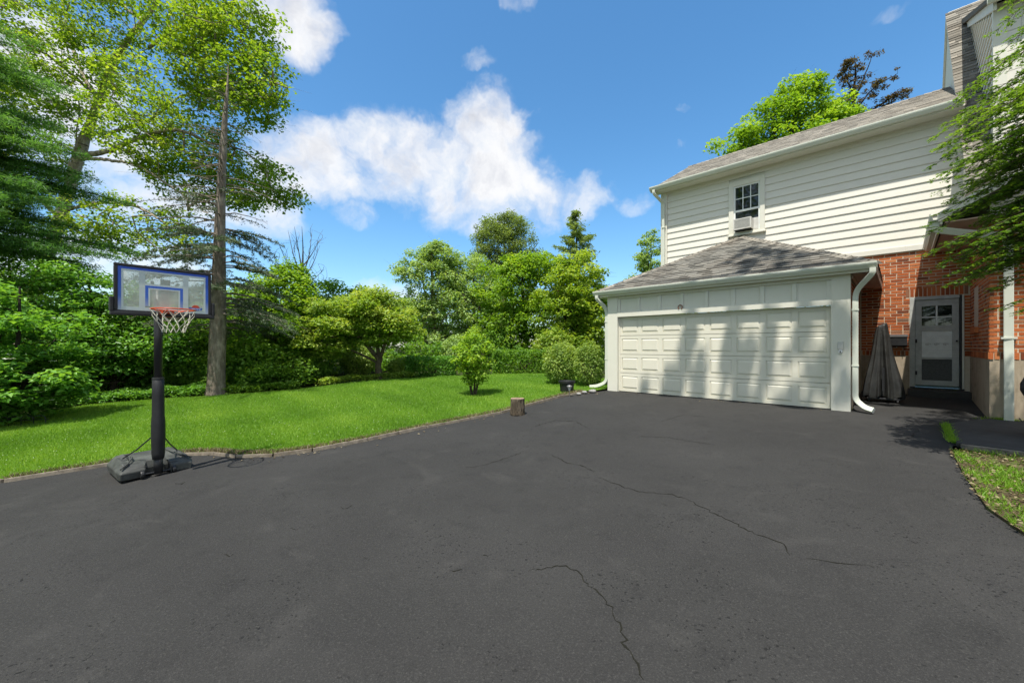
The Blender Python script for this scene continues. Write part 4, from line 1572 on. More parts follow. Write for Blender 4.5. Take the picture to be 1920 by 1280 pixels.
P = np.array([db.x - .1, db.y - .5, db.z + 1.5]) + rng.normal(0, 1, (n, 3)) * np.array([.75, .5, .55])
P = np.repeat(P, 4, 0) + rng.normal(0, .035, (n * 4, 3)) * np.array([1, 1, .2])
dob = [o_ for o_ in bpy.data.objects if o_.name.startswith('dogwood_bush')][0]
leaf_cloud('bracts', P - np.array(db), .075, 'white_bract', rng.normal(.5, .2, len(P)), rng, dob, up=2.5, width=.8)


def simple_tree(name, label, px, d, crown, n, leafm, bark='bark_dark', seed=0, nl=15000, leaf=.14, tr=.1, rc=(.3, .6), shell=.45, group=None, lean=0., flat=.55, tintb=.5, fork=4, cat='tree', up=.6, basez=None, twigs=4, wid=.62):
    """crown: list of (px, py, rx, ry, rz, weight[, depth]) ellipsoids"""
    rr = random.Random(seed)
    b = gd_(px, d)
    bl = [blob(c[0], c[1], c[6] if len(c) > 6 else d, c[2], c[3], c[4], c[5]) for c in crown]
    cen = sum((Vector(x[0]) * x[2] for x in bl), Vector()) / sum(x[2] for x in bl)
    topz = max(x[0][2] + x[1][2] * .7 for x in bl)
    h0 = b.z + (cen.z - b.z) * .45
    limbs = [[(*b, tr * 1.25), (b.x + lean * .2, b.y, b.z + (h0 - b.z) * .5, tr), (b.x + lean * .5, b.y, h0, tr * .85), (cen.x * .6 + b.x * .4, cen.y, (h0 + topz) * .5, tr * .5), (cen.x, cen.y, topz, tr * .12)]]
    for x in bl:
        for _ in range(max(1, fork // len(bl))):
            c = Vector(x[0])
            e = c + Vector((rr.uniform(-.6, .6) * x[1][0], rr.uniform(-.6, .6) * x[1][1], rr.uniform(-.1, .6) * x[1][2]))
            s_ = Vector((b.x + lean * .4, b.y, h0 + rr.uniform(-.3, .3) * (h0 - b.z)))
            mid = s_.lerp(e, .5) + Vector((0, 0, .12 * (e - s_).length))
            limbs.append([(*s_, tr * .5), (*mid, tr * .32), (*e, tr * .1)])
    return broadleaf(name, label, cat, b, limbs, bl, n, nl, leaf, leafm, bark, seed, rc=rc, shell=shell, group=group, flat=flat, tintb=tintb, low=b.z + .05, up=up, twigs=twigs, wid=wid)


UG = 'understorey trees along the lawn'
simple_tree('understory_tree', 'deep green understorey tree with black forked branches left of the hoop pole', 215, 13.9, [(150, 560, 2.0, 1.2, 1.2, 1.4), (235, 640, 1.9, 1.2, .9, 1), (170, 690, 1.6, 1.0, .8, .8), (90, 640, 1.7, 1.0, 1.3, .8, 13.0)], 220, 'leaf_glossy', seed=11, nl=24000, leaf=.13, tr=.11, group=UG, flat=.4, tintb=.45, fork=8)
simple_tree('understory_tree', 'dark spreading understorey tree directly behind the hoop pole', 330, 15.4, [(300, 600, 2.3, 1.4, 1.2, 1.3), (360, 660, 1.8, 1.3, 1.0, 1), (280, 690, 1.6, 1.1, .7, .6)], 190, 'leaf_deep', seed=12, nl=20000, leaf=.14, tr=.12, group=UG, flat=.4, fork=8)
simple_tree('understory_tree', 'low dense leafy tree just right of the spruce trunk', 470, 15.6, [(470, 640, 1.7, 1.2, 1.4, 1.2), (440, 690, 1.5, 1.1, .8, 1), (520, 690, 1.4, 1.1, .8, 1)], 170, 'leaf_midgreen', seed=13, nl=20000, leaf=.14, tr=.1, group=UG, tintb=.55)
simple_tree('understory_tree', 'bright green round-topped maple beneath the bare dead tree', 545, 17.8, [(525, 552, 1.7, 1.2, 1.3, 1.6), (572, 610, 1.75, 1.2, 1.2, 1), (490, 612, 1.6, 1.1, 1.25, 1), (550, 675, 2.1, 1.1, .85, .7)], 230, 'leaf_bright', seed=14, nl=27000, leaf=.16, tr=.13, group=UG, tintb=.45, fork=6, up=.9)
simple_tree('understory_tree', 'rounded mid-green tree top showing behind the golden spreading maple', 650, 22, [(645, 572, 1.9, 1.5, 1.2, 1.4), (690, 610, 1.9, 1.4, 1.1, 1), (600, 620, 1.6, 1.3, 1.2, .8)], 180, 'leaf_midgreen', seed=15, nl=20000, leaf=.17, tr=.12, group=UG, tintb=.6)
simple_tree('understory_tree', 'shadowy green tree at the far left behind the dogwood', 40, 16.5, [(40, 520, 2.2, 1.5, 1.6, 1), (60, 620, 2.4, 1.5, 1.5, 1), (-60, 560, 2.4, 1.5, 2, 1)], 170, 'leaf_deep', seed=16, nl=18000, leaf=.14, tr=.14, group=UG)
jb = gp(712, 712)
broadleaf('spreading_maple', 'golden-green spreading maple with short twisted trunk at the back of the lawn', 'tree', jb,
          [[(*jb, .17), (jb.x - .05, jb.y, jb.z + .5, .14), (jb.x + .02, jb.y, jb.z + .95, .12)],
           [(jb.x, jb.y, jb.z + .8, .10), (jb.x - .5, jb.y - .2, jb.z + 1.5, .08), (jb.x - 1.3, jb.y - .4, jb.z + 2.3, .05), (jb.x - 2.0, jb.y - .4, jb.z + 2.7, .02)],
           [(jb.x, jb.y, jb.z + .85, .09), (jb.x - .15, jb.y, jb.z + 1.7, .07), (jb.x - .3, jb.y, jb.z + 2.7, .04), (jb.x - .5, jb.y, jb.z + 3.5, .015)],
           [(jb.x + .02, jb.y, jb.z + .9, .08), (jb.x + .3, jb.y - .1, jb.z + 1.6, .06), (jb.x + .9, jb.y - .2, jb.z + 2.4, .03)],
           [(jb.x - .05, jb.y, jb.z + .7, .06), (jb.x - .9, jb.y - .5, jb.z + 1.2, .04), (jb.x - 1.7, jb.y - .7, jb.z + 1.5, .02)]],
          [((jb.x - 1.25, jb.y - .3, jb.z + 2.55), (1.6, 1.4, .85), 1.6), ((jb.x - .1, jb.y - .1, jb.z + 3.0), (1.3, 1.3, .75), 1.3), ((jb.x + .75, jb.y - .2, jb.z + 2.3), (.95, 1.1, .7), .9), ((jb.x - 2.1, jb.y - .4, jb.z + 1.7), (1.0, 1.0, .7), .8), ((jb.x + .1, jb.y, jb.z + 2.0), (1.2, 1.0, .6), .3)],
          230, 30000, .13, 'leaf_gold', 'bark_twig', 17, rc=(.25, .48), flat=.45, up=1.0, tintb=.5)

# bare dead tree
dbp = gd_(562, 25)
limbs = [[(*dbp, .16), v4(566, 560, 25, .12), v4(566, 520, 25, .09), v4(568, 470, 25, .04), v4(566, 425, 25, .01)]]
rr = random.Random(8)
for sx, sy_, ex_, ey_ in ((566, 530, 520, 450), (566, 525, 600, 460), (567, 535, 608, 505), (566, 520, 540, 432), (567, 515, 585, 432), (566, 540, 505, 470), (568, 530, 612, 530), (566, 545, 530, 490), (567, 500, 600, 448), (566, 505, 552, 425)):
    limbs.append([v4(sx, sy_, 25, .05), v4((sx + ex_) / 2 + rr.uniform(-5, 5), (sy_ + ey_) / 2 + 6, 25 + rr.uniform(-.6, .6), .028), v4(ex_, ey_, 25 + rr.uniform(-1, 1), .008)])
    for _ in range(4):
        f = rr.uniform(.35, .9)
        qx, qy = sx + (ex_ - sx) * f, sy_ + (ey_ - sy_) * f
        limbs.append([v4(qx, qy + 2, 25, .014), v4(qx + rr.uniform(-10, 10), qy - 12, 25 + rr.uniform(-.4, .4), .009), v4(qx + rr.uniform(-18, 18), qy - rr.uniform(14, 30), 25 + rr.uniform(-.6, .6), .005)])
dt = thing('dead_tree', 'leafless dead tree with upswept bare twigs against the sky', 'tree', dbp)
A, B, ra, rb = [], [], [], []
for lm in limbs:
    q = smooth_path(lm, .2)
    A += list(q[:-1, :3] - np.array(dbp)); B += list(q[1:, :3] - np.array(dbp)); ra += list(q[:-1, 3]); rb += list(q[1:, 3])
tubes('trunk', A[:12], B[:12], ra[:12], rb[:12], 'bark_dead', dt, 8)
tubes('branches', A[12:], B[12:], ra[12:], rb[12:], 'bark_dead', dt, 5)

BG = 'trees beyond the back of the lawn'
simple_tree('silver_tree', 'airy grey-green tree with forked trunk, left of the back row', 812, 24, [(805, 520, 2.0, 1.4, 1.8, 1.4), (772, 590, 1.6, 1.3, 1.6, 1), (845, 580, 1.6, 1.3, 1.6, 1), (805, 645, 2.3, 1.2, 1.0, .9), (822, 485, .9, .9, 1.0, .6)], 330, 'leaf_silver', 'bark_grey', 21, 27000, .155, .14, group=BG, rc=(.25, .5), lean=.2, fork=8, tintb=.55)
simple_tree('silver_tree', 'dusty green tree with loose crown between the forked tree and the conifer', 890, 25.5, [(885, 525, 1.8, 1.3, 1.7, 1.3), (905, 590, 1.9, 1.3, 1.6, 1), (875, 650, 2.0, 1.2, 1.0, .8)], 260, 'leaf_silver', 'bark_dark', 22, 22000, .155, .13, group=BG, rc=(.25, .5), fork=6, tintb=.5)
simple_tree('ash_tree', 'bright yellow-green tree in the middle of the back row', 985, 21.5, [(960, 540, 1.9, 1.4, 1.5, 1.3), (1015, 590, 1.9, 1.4, 1.5, 1), (935, 620, 1.7, 1.3, 1.3, .9), (1005, 505, 1.5, 1.2, 1.1, .8), (980, 665, 2.2, 1.2, .8, .6)], 260, 'leaf_bright', 'bark_dark', 23, 26000, .155, .13, group=BG, rc=(.25, .5), fork=7, tintb=.5)
simple_tree('ash_tree', 'loose fresh-green tree nearest the garage in the back row', 1085, 19.5, [(1080, 540, 1.45, 1.3, 1.7, 1.3), (1110, 600, .9, 1.1, 1.2, .8), (1045, 590, 1.2, 1.1, 1.4, .8), (1075, 650, 1.4, 1.1, .8, .5)], 220, 'leaf_yellowgreen', 'bark_dark', 24, 19000, .145, .11, group=BG, rc=(.22, .45), fork=6, tintb=.55)
simple_tree('plum_tree', 'small red-leaved plum glimpsed behind the fresh-green tree', 1062, 22.5, [(1062, 560, .75, .7, .95, 1.)], 32, 'leaf_red', 'bark_dark', 25, 2600, .13, .07, rc=(.2, .38), fork=3)
simple_tree('tall_conifer', 'tall feathery dark-green conifer with rounded top above the back row', 945, 31, [(945, 455, 2.3, 1.8, 1.9, 1.3), (925, 440, 1.5, 1.3, 1.3, .6), (955, 425, 1.2, 1.2, 1.0, .6), (985, 475, 1.5, 1.3, 1.2, .6), (915, 490, 1.5, 1.3, 1.2, .6), (950, 540, 3.0, 2.0, 2.0, 1.2)], 330, 'needle_cedar', 'bark_dark', 26, 24000, .2, .2, rc=(.28, .5), fork=9, group=BG, wid=.3, up=.2, tintb=.45, cat='conifer', flat=.8)
cb = gd_(1085, 27)
conifer('cedar_tree', 'slender open cedar with pointed top beside the garage roof', cb, (*at(1080, 396, 27),), .2, cb.z + 2., 2.9, 120, 'needle_cedar', 'bark_dark', 27, droop=.05, rise=.28, nlen=.18, dens=24, prof=.7, nw=.34, side=.4, twg=.4, group=BG, sparse=lambda f, r: 1 if r.random() < .75 else .3)
simple_tree('backdrop_tree', 'brownish-green tree peeking out between the house corner and the garage roof', 1222, 24, [(1225, 480, 1.0, 1.0, 1.5, 1.), (1215, 540, 1.5, 1., 1.5, .8)], 60, 'leaf_silver', 'bark_dark', 28, 6000, .15, .12, rc=(.22, .42))

# trees rising behind the house roof
simple_tree('roof_maple', 'vivid green maple crown rising behind the upper roof', 1480, 29, [(1480, 250, 3.6, 2.6, 2.6, 1.6), (1400, 285, 2.2, 2.2, 1.5, .8), (1530, 225, 2.4, 2.2, 2.0, 1), (1490, 190, 1.8, 1.8, 1.6, .8), (1570, 250, 1.8, 2, 1.6, .7), (1480, 360, 4, 3, 2, .5)], 240, 'leaf_bright', 'bark_dark', 31, 24000, .24, .3, rc=(.4, .75), fork=9, tintb=.45, up=.9)
cb = gd_(1610, 31)
A0 = at(1600, 190, 31)
limbs = [[(*cb, .3), (A0.x, A0.y, A0.z - 4, .2), (*A0, .1), v4(1604, 140, 31, .06), v4(1602, 104, 31, .02)],
         [v4(1602, 190, 31, .08), v4(1620, 145, 31, .05), v4(1637, 100, 31, .015)], [v4(1604, 205, 31, .07), v4(1640, 165, 30.5, .05), v4(1683, 138, 30, .015)],
         [v4(1612, 225, 31, .07), v4(1660, 190, 30.5, .05), v4(1705, 168, 30, .015)], [v4(1600, 180, 31, .05), v4(1585, 140, 31, .03), v4(1580, 118, 31, .01)]]
broadleaf('copper_tree', 'dark copper-brown tree with straggling upswept branches behind the roof', 'tree', cb, limbs,
          [(tuple(Vector(l[i][:3]).lerp(Vector(l[i + 1][:3]), f)), (.42, .4, .5), 1) for l in limbs[1:] for i in (0, 1) for f in (.2, .6, .95)] + [(v4(1604, 130, 31, 0)[:3], (.4, .4, .8), 1.5), (v4(1602, 195, 31, 0)[:3], (.8, .7, 1.0), 3)],
          110, 4600, .15, 'leaf_copper', 'bark_dark', 32, rc=(.16, .3), tips=.012)

# shrubs
lb = gp(888, 743)
stems = []
rr = random.Random(3)
for k in range(9):
    a = k * .7
    stems.append([(lb.x + .06 * math.cos(a), lb.y + .06 * math.sin(a), lb.z - .02, .018), (lb.x + .16 * math.cos(a), lb.y + .16 * math.sin(a), lb.z + .5, .014), (lb.x + (.3 + .1 * rr.random()) * math.cos(a), lb.y + .3 * math.sin(a), lb.z + 1.3, .007)])
broadleaf('lawn_shrub', 'young multi-stemmed bright green shrub standing alone on the lawn', 'shrub', lb, stems,
          [((lb.x, lb.y, lb.z + 1.22), (.52, .5, .62), 2), ((lb.x + .1, lb.y, lb.z + .8), (.42, .4, .4), .8), ((lb.x - .25, lb.y, lb.z + 1.35), (.4, .4, .4), .5)], 95, 4200, .095, 'leaf_bright', 'bark_twig', 41, rc=(.1, .2), tips=.004, twigs=3, tintb=.6)


def dense_shrub(name, label, b, radii, n, leaf, leafm, seed, group=None, boxy=False, nl=None, cat='shrub', tintb=.5, kind=None, stem=True):
    """clipped shrub: leaves on an uneven shell over a twiggy inside"""
    rng = np.random.default_rng(seed)
    root = thing(name, label, cat, b, 0., group)
    if kind:
        root['kind'] = kind
    m_ = nl or n
    d = unit(rng.normal(size=(m_, 3)))
    rx, ry, rz = radii
    if boxy:
        q = rng.uniform(-1, 1, (m_, 3))
        ax_ = rng.integers(0, 3, m_)
        sg = np.sign(rng.normal(size=m_))
        q[np.arange(m_), ax_] = sg * (1 - np.abs(rng.normal(0, .13, m_)))
        P = q * np.array(radii)
    else:
        lump = 1 + .09 * np.sin(d[:, 0] * 7 + seed) * np.cos(d[:, 1] * 6 + d[:, 2] * 5) + .05 * np.sin(d[:, 2] * 13 + d[:, 0] * 9)
        rad = (1 - np.abs(rng.normal(0, .16, m_))) * lump
        P = d * rad[:, None] * np.array(radii)
    P[:, 2] += rz
    P += rng.normal(0, leaf * .35, P.shape)
    P[:, 2] = np.maximum(P[:, 2], .02)
    ti = tintb + rng.normal(0, .2, m_) + .12 * np.sin(P[:, 0] * 6 + P[:, 2] * 5)
    if stem:
        A, B, ra, rb = [], [], [], []
        for k in range(16):
            a = rng.random() * 6.283
            s0 = np.array([rng.normal(0, .12 * rx), rng.normal(0, .12 * ry), -.02])
            e = np.array([math.cos(a) * rx * .75, math.sin(a) * ry * .75, rz * rng.uniform(.8, 1.7)])
            mdl = s0 * .5 + e * .5 + np.array([0, 0, .1])
            A += [s0, mdl]; B += [mdl, e]; ra += [.018, .012]; rb += [.012, .004]
        tubes('stems', A, B, ra, rb, 'bark_twig', root, 5)
    leaf_cloud('foliage', P, leaf * rng.uniform(.7, 1.25, m_), leafm, ti, rng, root, up=.4, out=d * .7)
    return root


s1 = gp(1056, 724)
dense_shrub('clipped_shrub', 'rounded clipped shrub with yellow-green leaves behind the black planter', s1 + Vector((0, .45, 0)), (.62, .55, .72), 5200, .07, 'leaf_variegated', 42, tintb=.5)
s2 = gp(1108, 728)
dense_shrub('clipped_shrub', 'tighter clipped shrub tucked against the garage corner', s2 + Vector((.0, .35, 0)), (.50, .45, .72), 4600, .06, 'leaf_variegated', 43, tintb=.42)
for px, py, rad, lf, mt, sd, lab in [
        (975, 701, (1.15, .4, .5), .09, 'leaf_midgreen', 44, 'low clipped green hedge at the back of the lawn right of the lawn shrub'),
        (805, 706, (1.05, .4, .42), .09, 'leaf_glossy', 45, 'low clipped green hedge behind the lawn, left of the lawn shrub')]:
    dense_shrub('hedge', lab, gp(px, py) + Vector((0, .4, 0)), rad, 6500, lf, mt, sd, boxy=True, cat='hedge', group='clipped hedges behind the lawn', tintb=.45)
LG = 'loose shrubs bordering the lawn'
for px, py, rad, lf, mt, sd, lab, n in [
        (660, 706, (.9, .7, .72), .10, 'leaf_variegated', 46, 'pale leafy shrub left of the golden maple trunk', 4200),
        (750, 706, (.75, .6, .42), .09, 'leaf_gold', 47, 'low yellow-green shrub right of the golden maple trunk', 3200),
        (1040, 697, (.95, .6, .95), .11, 'leaf_gold', 48, 'tall lime-green shrub behind the clipped garage shrubs', 4600),
        (930, 690, (1.0, .6, 1.1), .11, 'leaf_midgreen', 49, 'dense shrub rising behind the right-hand hedge', 4500),
        (860, 694, (1.0, .7, .9), .11, 'leaf_silver', 50, 'greyish shrub between the two clipped hedges', 4200),
        (455, 735, (.6, .5, .55), .09, 'leaf_glossy', 51, 'small glossy shrub at the foot of the spruce', 2600),
        (560, 722, (.9, .6, .65), .11, 'leaf_deep', 52, 'dark low shrub in the shade under the bright green maple', 3400),
        (270, 742, (1.0, .6, .7), .1, 'leaf_deep', 53, 'dark shrub in the shade behind the left ground cover', 3600),
        (1110, 690, (.8, .6, 1.1), .1, 'leaf_yellowgreen', 54, 'bright loose shrub beside the garage left corner', 3800),
        (360, 738, (.9, .6, .6), .1, 'leaf_midgreen', 55, 'bushy shrub between the hoop pole and the spruce trunk', 3200),
        (150, 752, (1.1, .7, .9), .11, 'leaf_deep', 56, 'shadowy shrub just right of the dogwood', 4000)]:
    p = gp(px, py)
    dense_shrub('garden_shrub', lab, p + Vector((0, rad[1], 0)), rad, n, lf, mt, sd, group=LG)

# tangled undergrowth in the shade behind the border
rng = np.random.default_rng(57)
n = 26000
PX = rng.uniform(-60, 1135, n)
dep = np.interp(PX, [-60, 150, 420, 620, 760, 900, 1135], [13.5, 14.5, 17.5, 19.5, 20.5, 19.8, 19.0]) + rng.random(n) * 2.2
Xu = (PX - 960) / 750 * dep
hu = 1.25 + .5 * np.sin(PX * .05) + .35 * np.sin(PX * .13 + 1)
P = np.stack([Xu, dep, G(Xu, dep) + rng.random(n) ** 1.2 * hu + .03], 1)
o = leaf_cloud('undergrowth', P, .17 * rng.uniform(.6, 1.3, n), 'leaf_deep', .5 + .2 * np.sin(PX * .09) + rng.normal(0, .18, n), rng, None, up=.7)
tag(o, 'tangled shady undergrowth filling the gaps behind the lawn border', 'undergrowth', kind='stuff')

# ground cover strips along the lawn edge
def ground_cover(label, pts, h, w, n, leafm, seed):
    rng = np.random.default_rng(seed)
    W_ = [gp(*p) for p in pts]
    b = W_[0]
    seg = rng.integers(0, len(W_) - 1, n)
    f = rng.random(n)
    A = np.array([list(W_[i]) for i in seg]); B = np.array([list(W_[i + 1]) for i in seg])
    P = A + (B - A) * f[:, None]
    P[:, :2] += rng.normal(0, 1, (n, 2)) * w * .35 + np.array([0, w * .5])
    hh = h * (1 + .25 * np.sin(P[:, 0] * 5) * np.cos(P[:, 1] * 4))
    P[:, 2] = G(P[:, 0], P[:, 1]) + .04 + rng.random(n) ** .6 * hh
    o = leaf_cloud('ground_cover', P - np.array(b), .085 * rng.uniform(.6, 1.2, n), leafm, rng.normal(.5, .2, n), rng, None, up=.9)
    o.location = b
    tag(o, label, 'ground cover', 'ground cover strips edging the lawn', 'stuff')


ground_cover('dark green ground cover edging the lawn left of the hoop pole', [(95, 768), (200, 757), (330, 746), (388, 742)], .33, .7, 9000, 'leaf_glossy', 61)
ground_cover('low ground cover edging the lawn right of the spruce trunk', [(420, 741), (480, 736), (548, 731)], .24, .4, 3600, 'leaf_midgreen', 62)
ground_cover('pale green ground cover edging the lawn below the golden maple', [(604, 724), (650, 718), (700, 714), (770, 709)], .22, .4, 4200, 'leaf_gold', 63)

# ------------------------------------------------------------------ grass
def inside(poly, X, Y):
    c = np.zeros(len(X), bool)
    n = len(poly)
    j = n - 1
    for i in range(n):
        xi, yi = poly[i]
        xj, yj = poly[j]
        if yi != yj:
            c ^= ((yi > Y) != (yj > Y)) & (X < (xj - xi) * (Y - yi) / (yj - yi) + xi)
        j = i
    return c


def blades(name, S, Tt, dz, h, w, material, seed, tint):
    rng = np.random.default_rng(seed)
    n = len(S)
    X = HX + S * CU - Tt * SU
    Y = HY + S * SU + Tt * CU
    Z = G(X, Y) + dz
    a = rng.random(n) * 6.283
    hh = h * rng.uniform(.5, 1.3, n)
    lean = rng.normal(0, .5, (n, 2)) * hh[:, None]
    b = np.stack([X, Y, Z], 1)
    s_ = np.stack([np.cos(a), np.sin(a), 0 * a], 1) * (w * rng.uniform(.6, 1.2, n))[:, None]
    tip = b + np.stack([lean[:, 0], lean[:, 1], hh], 1)
    V = np.stack([b - s_, b + s_, tip], 1).reshape(-1, 3)
    F = np.arange(3 * n).reshape(-1, 3)
    return link(name, fast_mesh(name, V, F, material, np.repeat(np.clip(tint, 0, 1), 3)))


rng = np.random.default_rng(70)
n = 1100000
S = rng.uniform(-12.5, 0, n)
Tt = rng.uniform(-14.6, 2.6, n)
ok = inside(lawn_pts, S, Tt)
S, Tt = S[ok], Tt[ok]
X = HX + S * CU - Tt * SU
Y = HY + S * SU + Tt * CU
ok = (Y > 3) & (np.abs(X) < 1.6 * Y) & (rng.random(len(S)) < np.clip(1.2 * (6.0 / Y) ** 1.5, .12, 1))
S, Tt, X, Y = S[ok], Tt[ok], X[ok], Y[ok]
patch = .5 + .2 * np.sin(X * 1.3 + np.cos(Y * .9) * 1.5) * np.sin(Y * 1.1 + X * .4) + .08 * np.sin(X * 4.1 + Y * 3.3)
o = blades('grass', S, Tt, .04, .048, .0055, 'grass_blade', 71, patch + rng.normal(0, .18, len(S)))
tag(o, 'short mown green grass of the garden lawn', 'grass', kind='stuff')
# small pale clover and daisy specks in the lawn
k = rng.choice(len(S), 700)
P = np.stack([X[k], Y[k], G(X[k], Y[k]) + .085], 1)
o = leaf_cloud('clover_flowers', P, .02, 'white_bract', rng.normal(.4, .2, len(P)), rng, None, up=3)
tag(o, 'tiny pale clover flowers scattered over the lawn', 'flowers', kind='stuff')
# rough grass and litter in the bed on the right and tufts at the walk
bpoly = BED[3:] + [(9.5, -2.25), (6.9, -2.25)]
n = 60000
S = rng.uniform(6.3, 9.5, n)
Tt = rng.uniform(-6.7, -2.2, n)
ok = inside(bpoly, S, Tt)
pn_ = np.sin(S * 5.2 + 1) * np.sin(Tt * 4.1) + .5 * np.sin(S * 11 + Tt * 9)
ok &= pn_ + rng.normal(0, .45, n) > .1
o = blades('rough_grass', S[ok], Tt[ok], .03, .06, .006, 'grass_blade', 72, rng.normal(.55, .22, ok.sum()))
tag(o, 'patchy rough grass in the planting bed at the right edge', 'grass', kind='stuff')
n = 5200
S = rng.uniform(6.25, 9.3, n)
Tt = rng.uniform(-6.4, -2.15, n)
ok = inside([(s - .04, t) for s, t in bpoly], S, Tt)
X = HX + S * CU - Tt * SU
Y = HY + S * SU + Tt * CU
P = np.stack([X, Y, G(X, Y) + .045 + rng.random(n) * .02], 1)[ok]
o = leaf_cloud('leaf_litter', P, .045 * rng.uniform(.5, 1.3, len(P)), 'dry_leaf', rng.normal(.5, .25, len(P)), rng, None, up=1.6)
tag(o, 'dry brown leaves and twigs littering the planting bed', 'leaf litter', kind='stuff')
n = 900
S = np.concatenate([rng.normal(6.385, .025, n), rng.normal(7.1, .12, n // 2)])
Tt = np.concatenate([rng.uniform(-1.9, -.55, n), rng.normal(.27, .03, n // 2)])
o = blades('weeds', S, Tt, .02, .06, .006, 'grass_blade', 73, rng.normal(.6, .2, len(S)))
tag(o, 'small weeds sprouting beside the raised walk and downspout', 'weeds', kind='stuff')
# a few fallen leaves blown against the kerb, garage and walk
n = 170
Kd = np.array(KERB[4:])
sg_ = rng.integers(0, len(Kd) - 1, n)
Pd = Kd[sg_] + (Kd[sg_ + 1] - Kd[sg_]) * rng.random((n, 1))
Pd[:, 0] += np.abs(rng.normal(0, .18, n)) + .05
Pd[:30] = np.stack([rng.uniform(-.5, 5.0, 30), -np.abs(rng.normal(0, .12, 30)) - .03], 1)
Pd[30:70] = np.stack([rng.normal(-.45, .2, 40), rng.normal(-.6, .2, 40)], 1)
Xd = HX + Pd[:, 0] * CU - Pd[:, 1] * SU
Yd = HY + Pd[:, 0] * SU + Pd[:, 1] * CU
o = leaf_cloud('fallen_leaves', np.stack([Xd, Yd, G(Xd, Yd) + .012], 1), .04 * rng.uniform(.5, 1.3, n), 'dry_leaf', rng.normal(.55, .25, n), rng, None, up=2.5)
tag(o, 'scattered fallen leaves blown against the kerb and garage front', 'leaf litter', kind='stuff')
# dry grass fringe against the kerb
n = 7000
seg = rng.integers(3, len(KERB) - 1, n)
f = rng.random(n)
Kn = np.array(KERB)
PK = Kn[seg] + (Kn[seg + 1] - Kn[seg]) * f[:, None]
dr2 = Kn[seg + 1] - Kn[seg]
nr2 = np.stack([-dr2[:, 1], dr2[:, 0]], 1) / np.linalg.norm(dr2, axis=1, keepdims=True)
PK = PK + nr2 * (rng.random(n) * .13 - .02)[:, None]
o = blades('kerb_fringe', PK[:, 0], PK[:, 1], .05, .05, .006, 'dry_leaf', 74, rng.normal(.55, .25, n))
tag(o, 'dry straw-coloured grass fringe along the kerb', 'grass', kind='stuff')

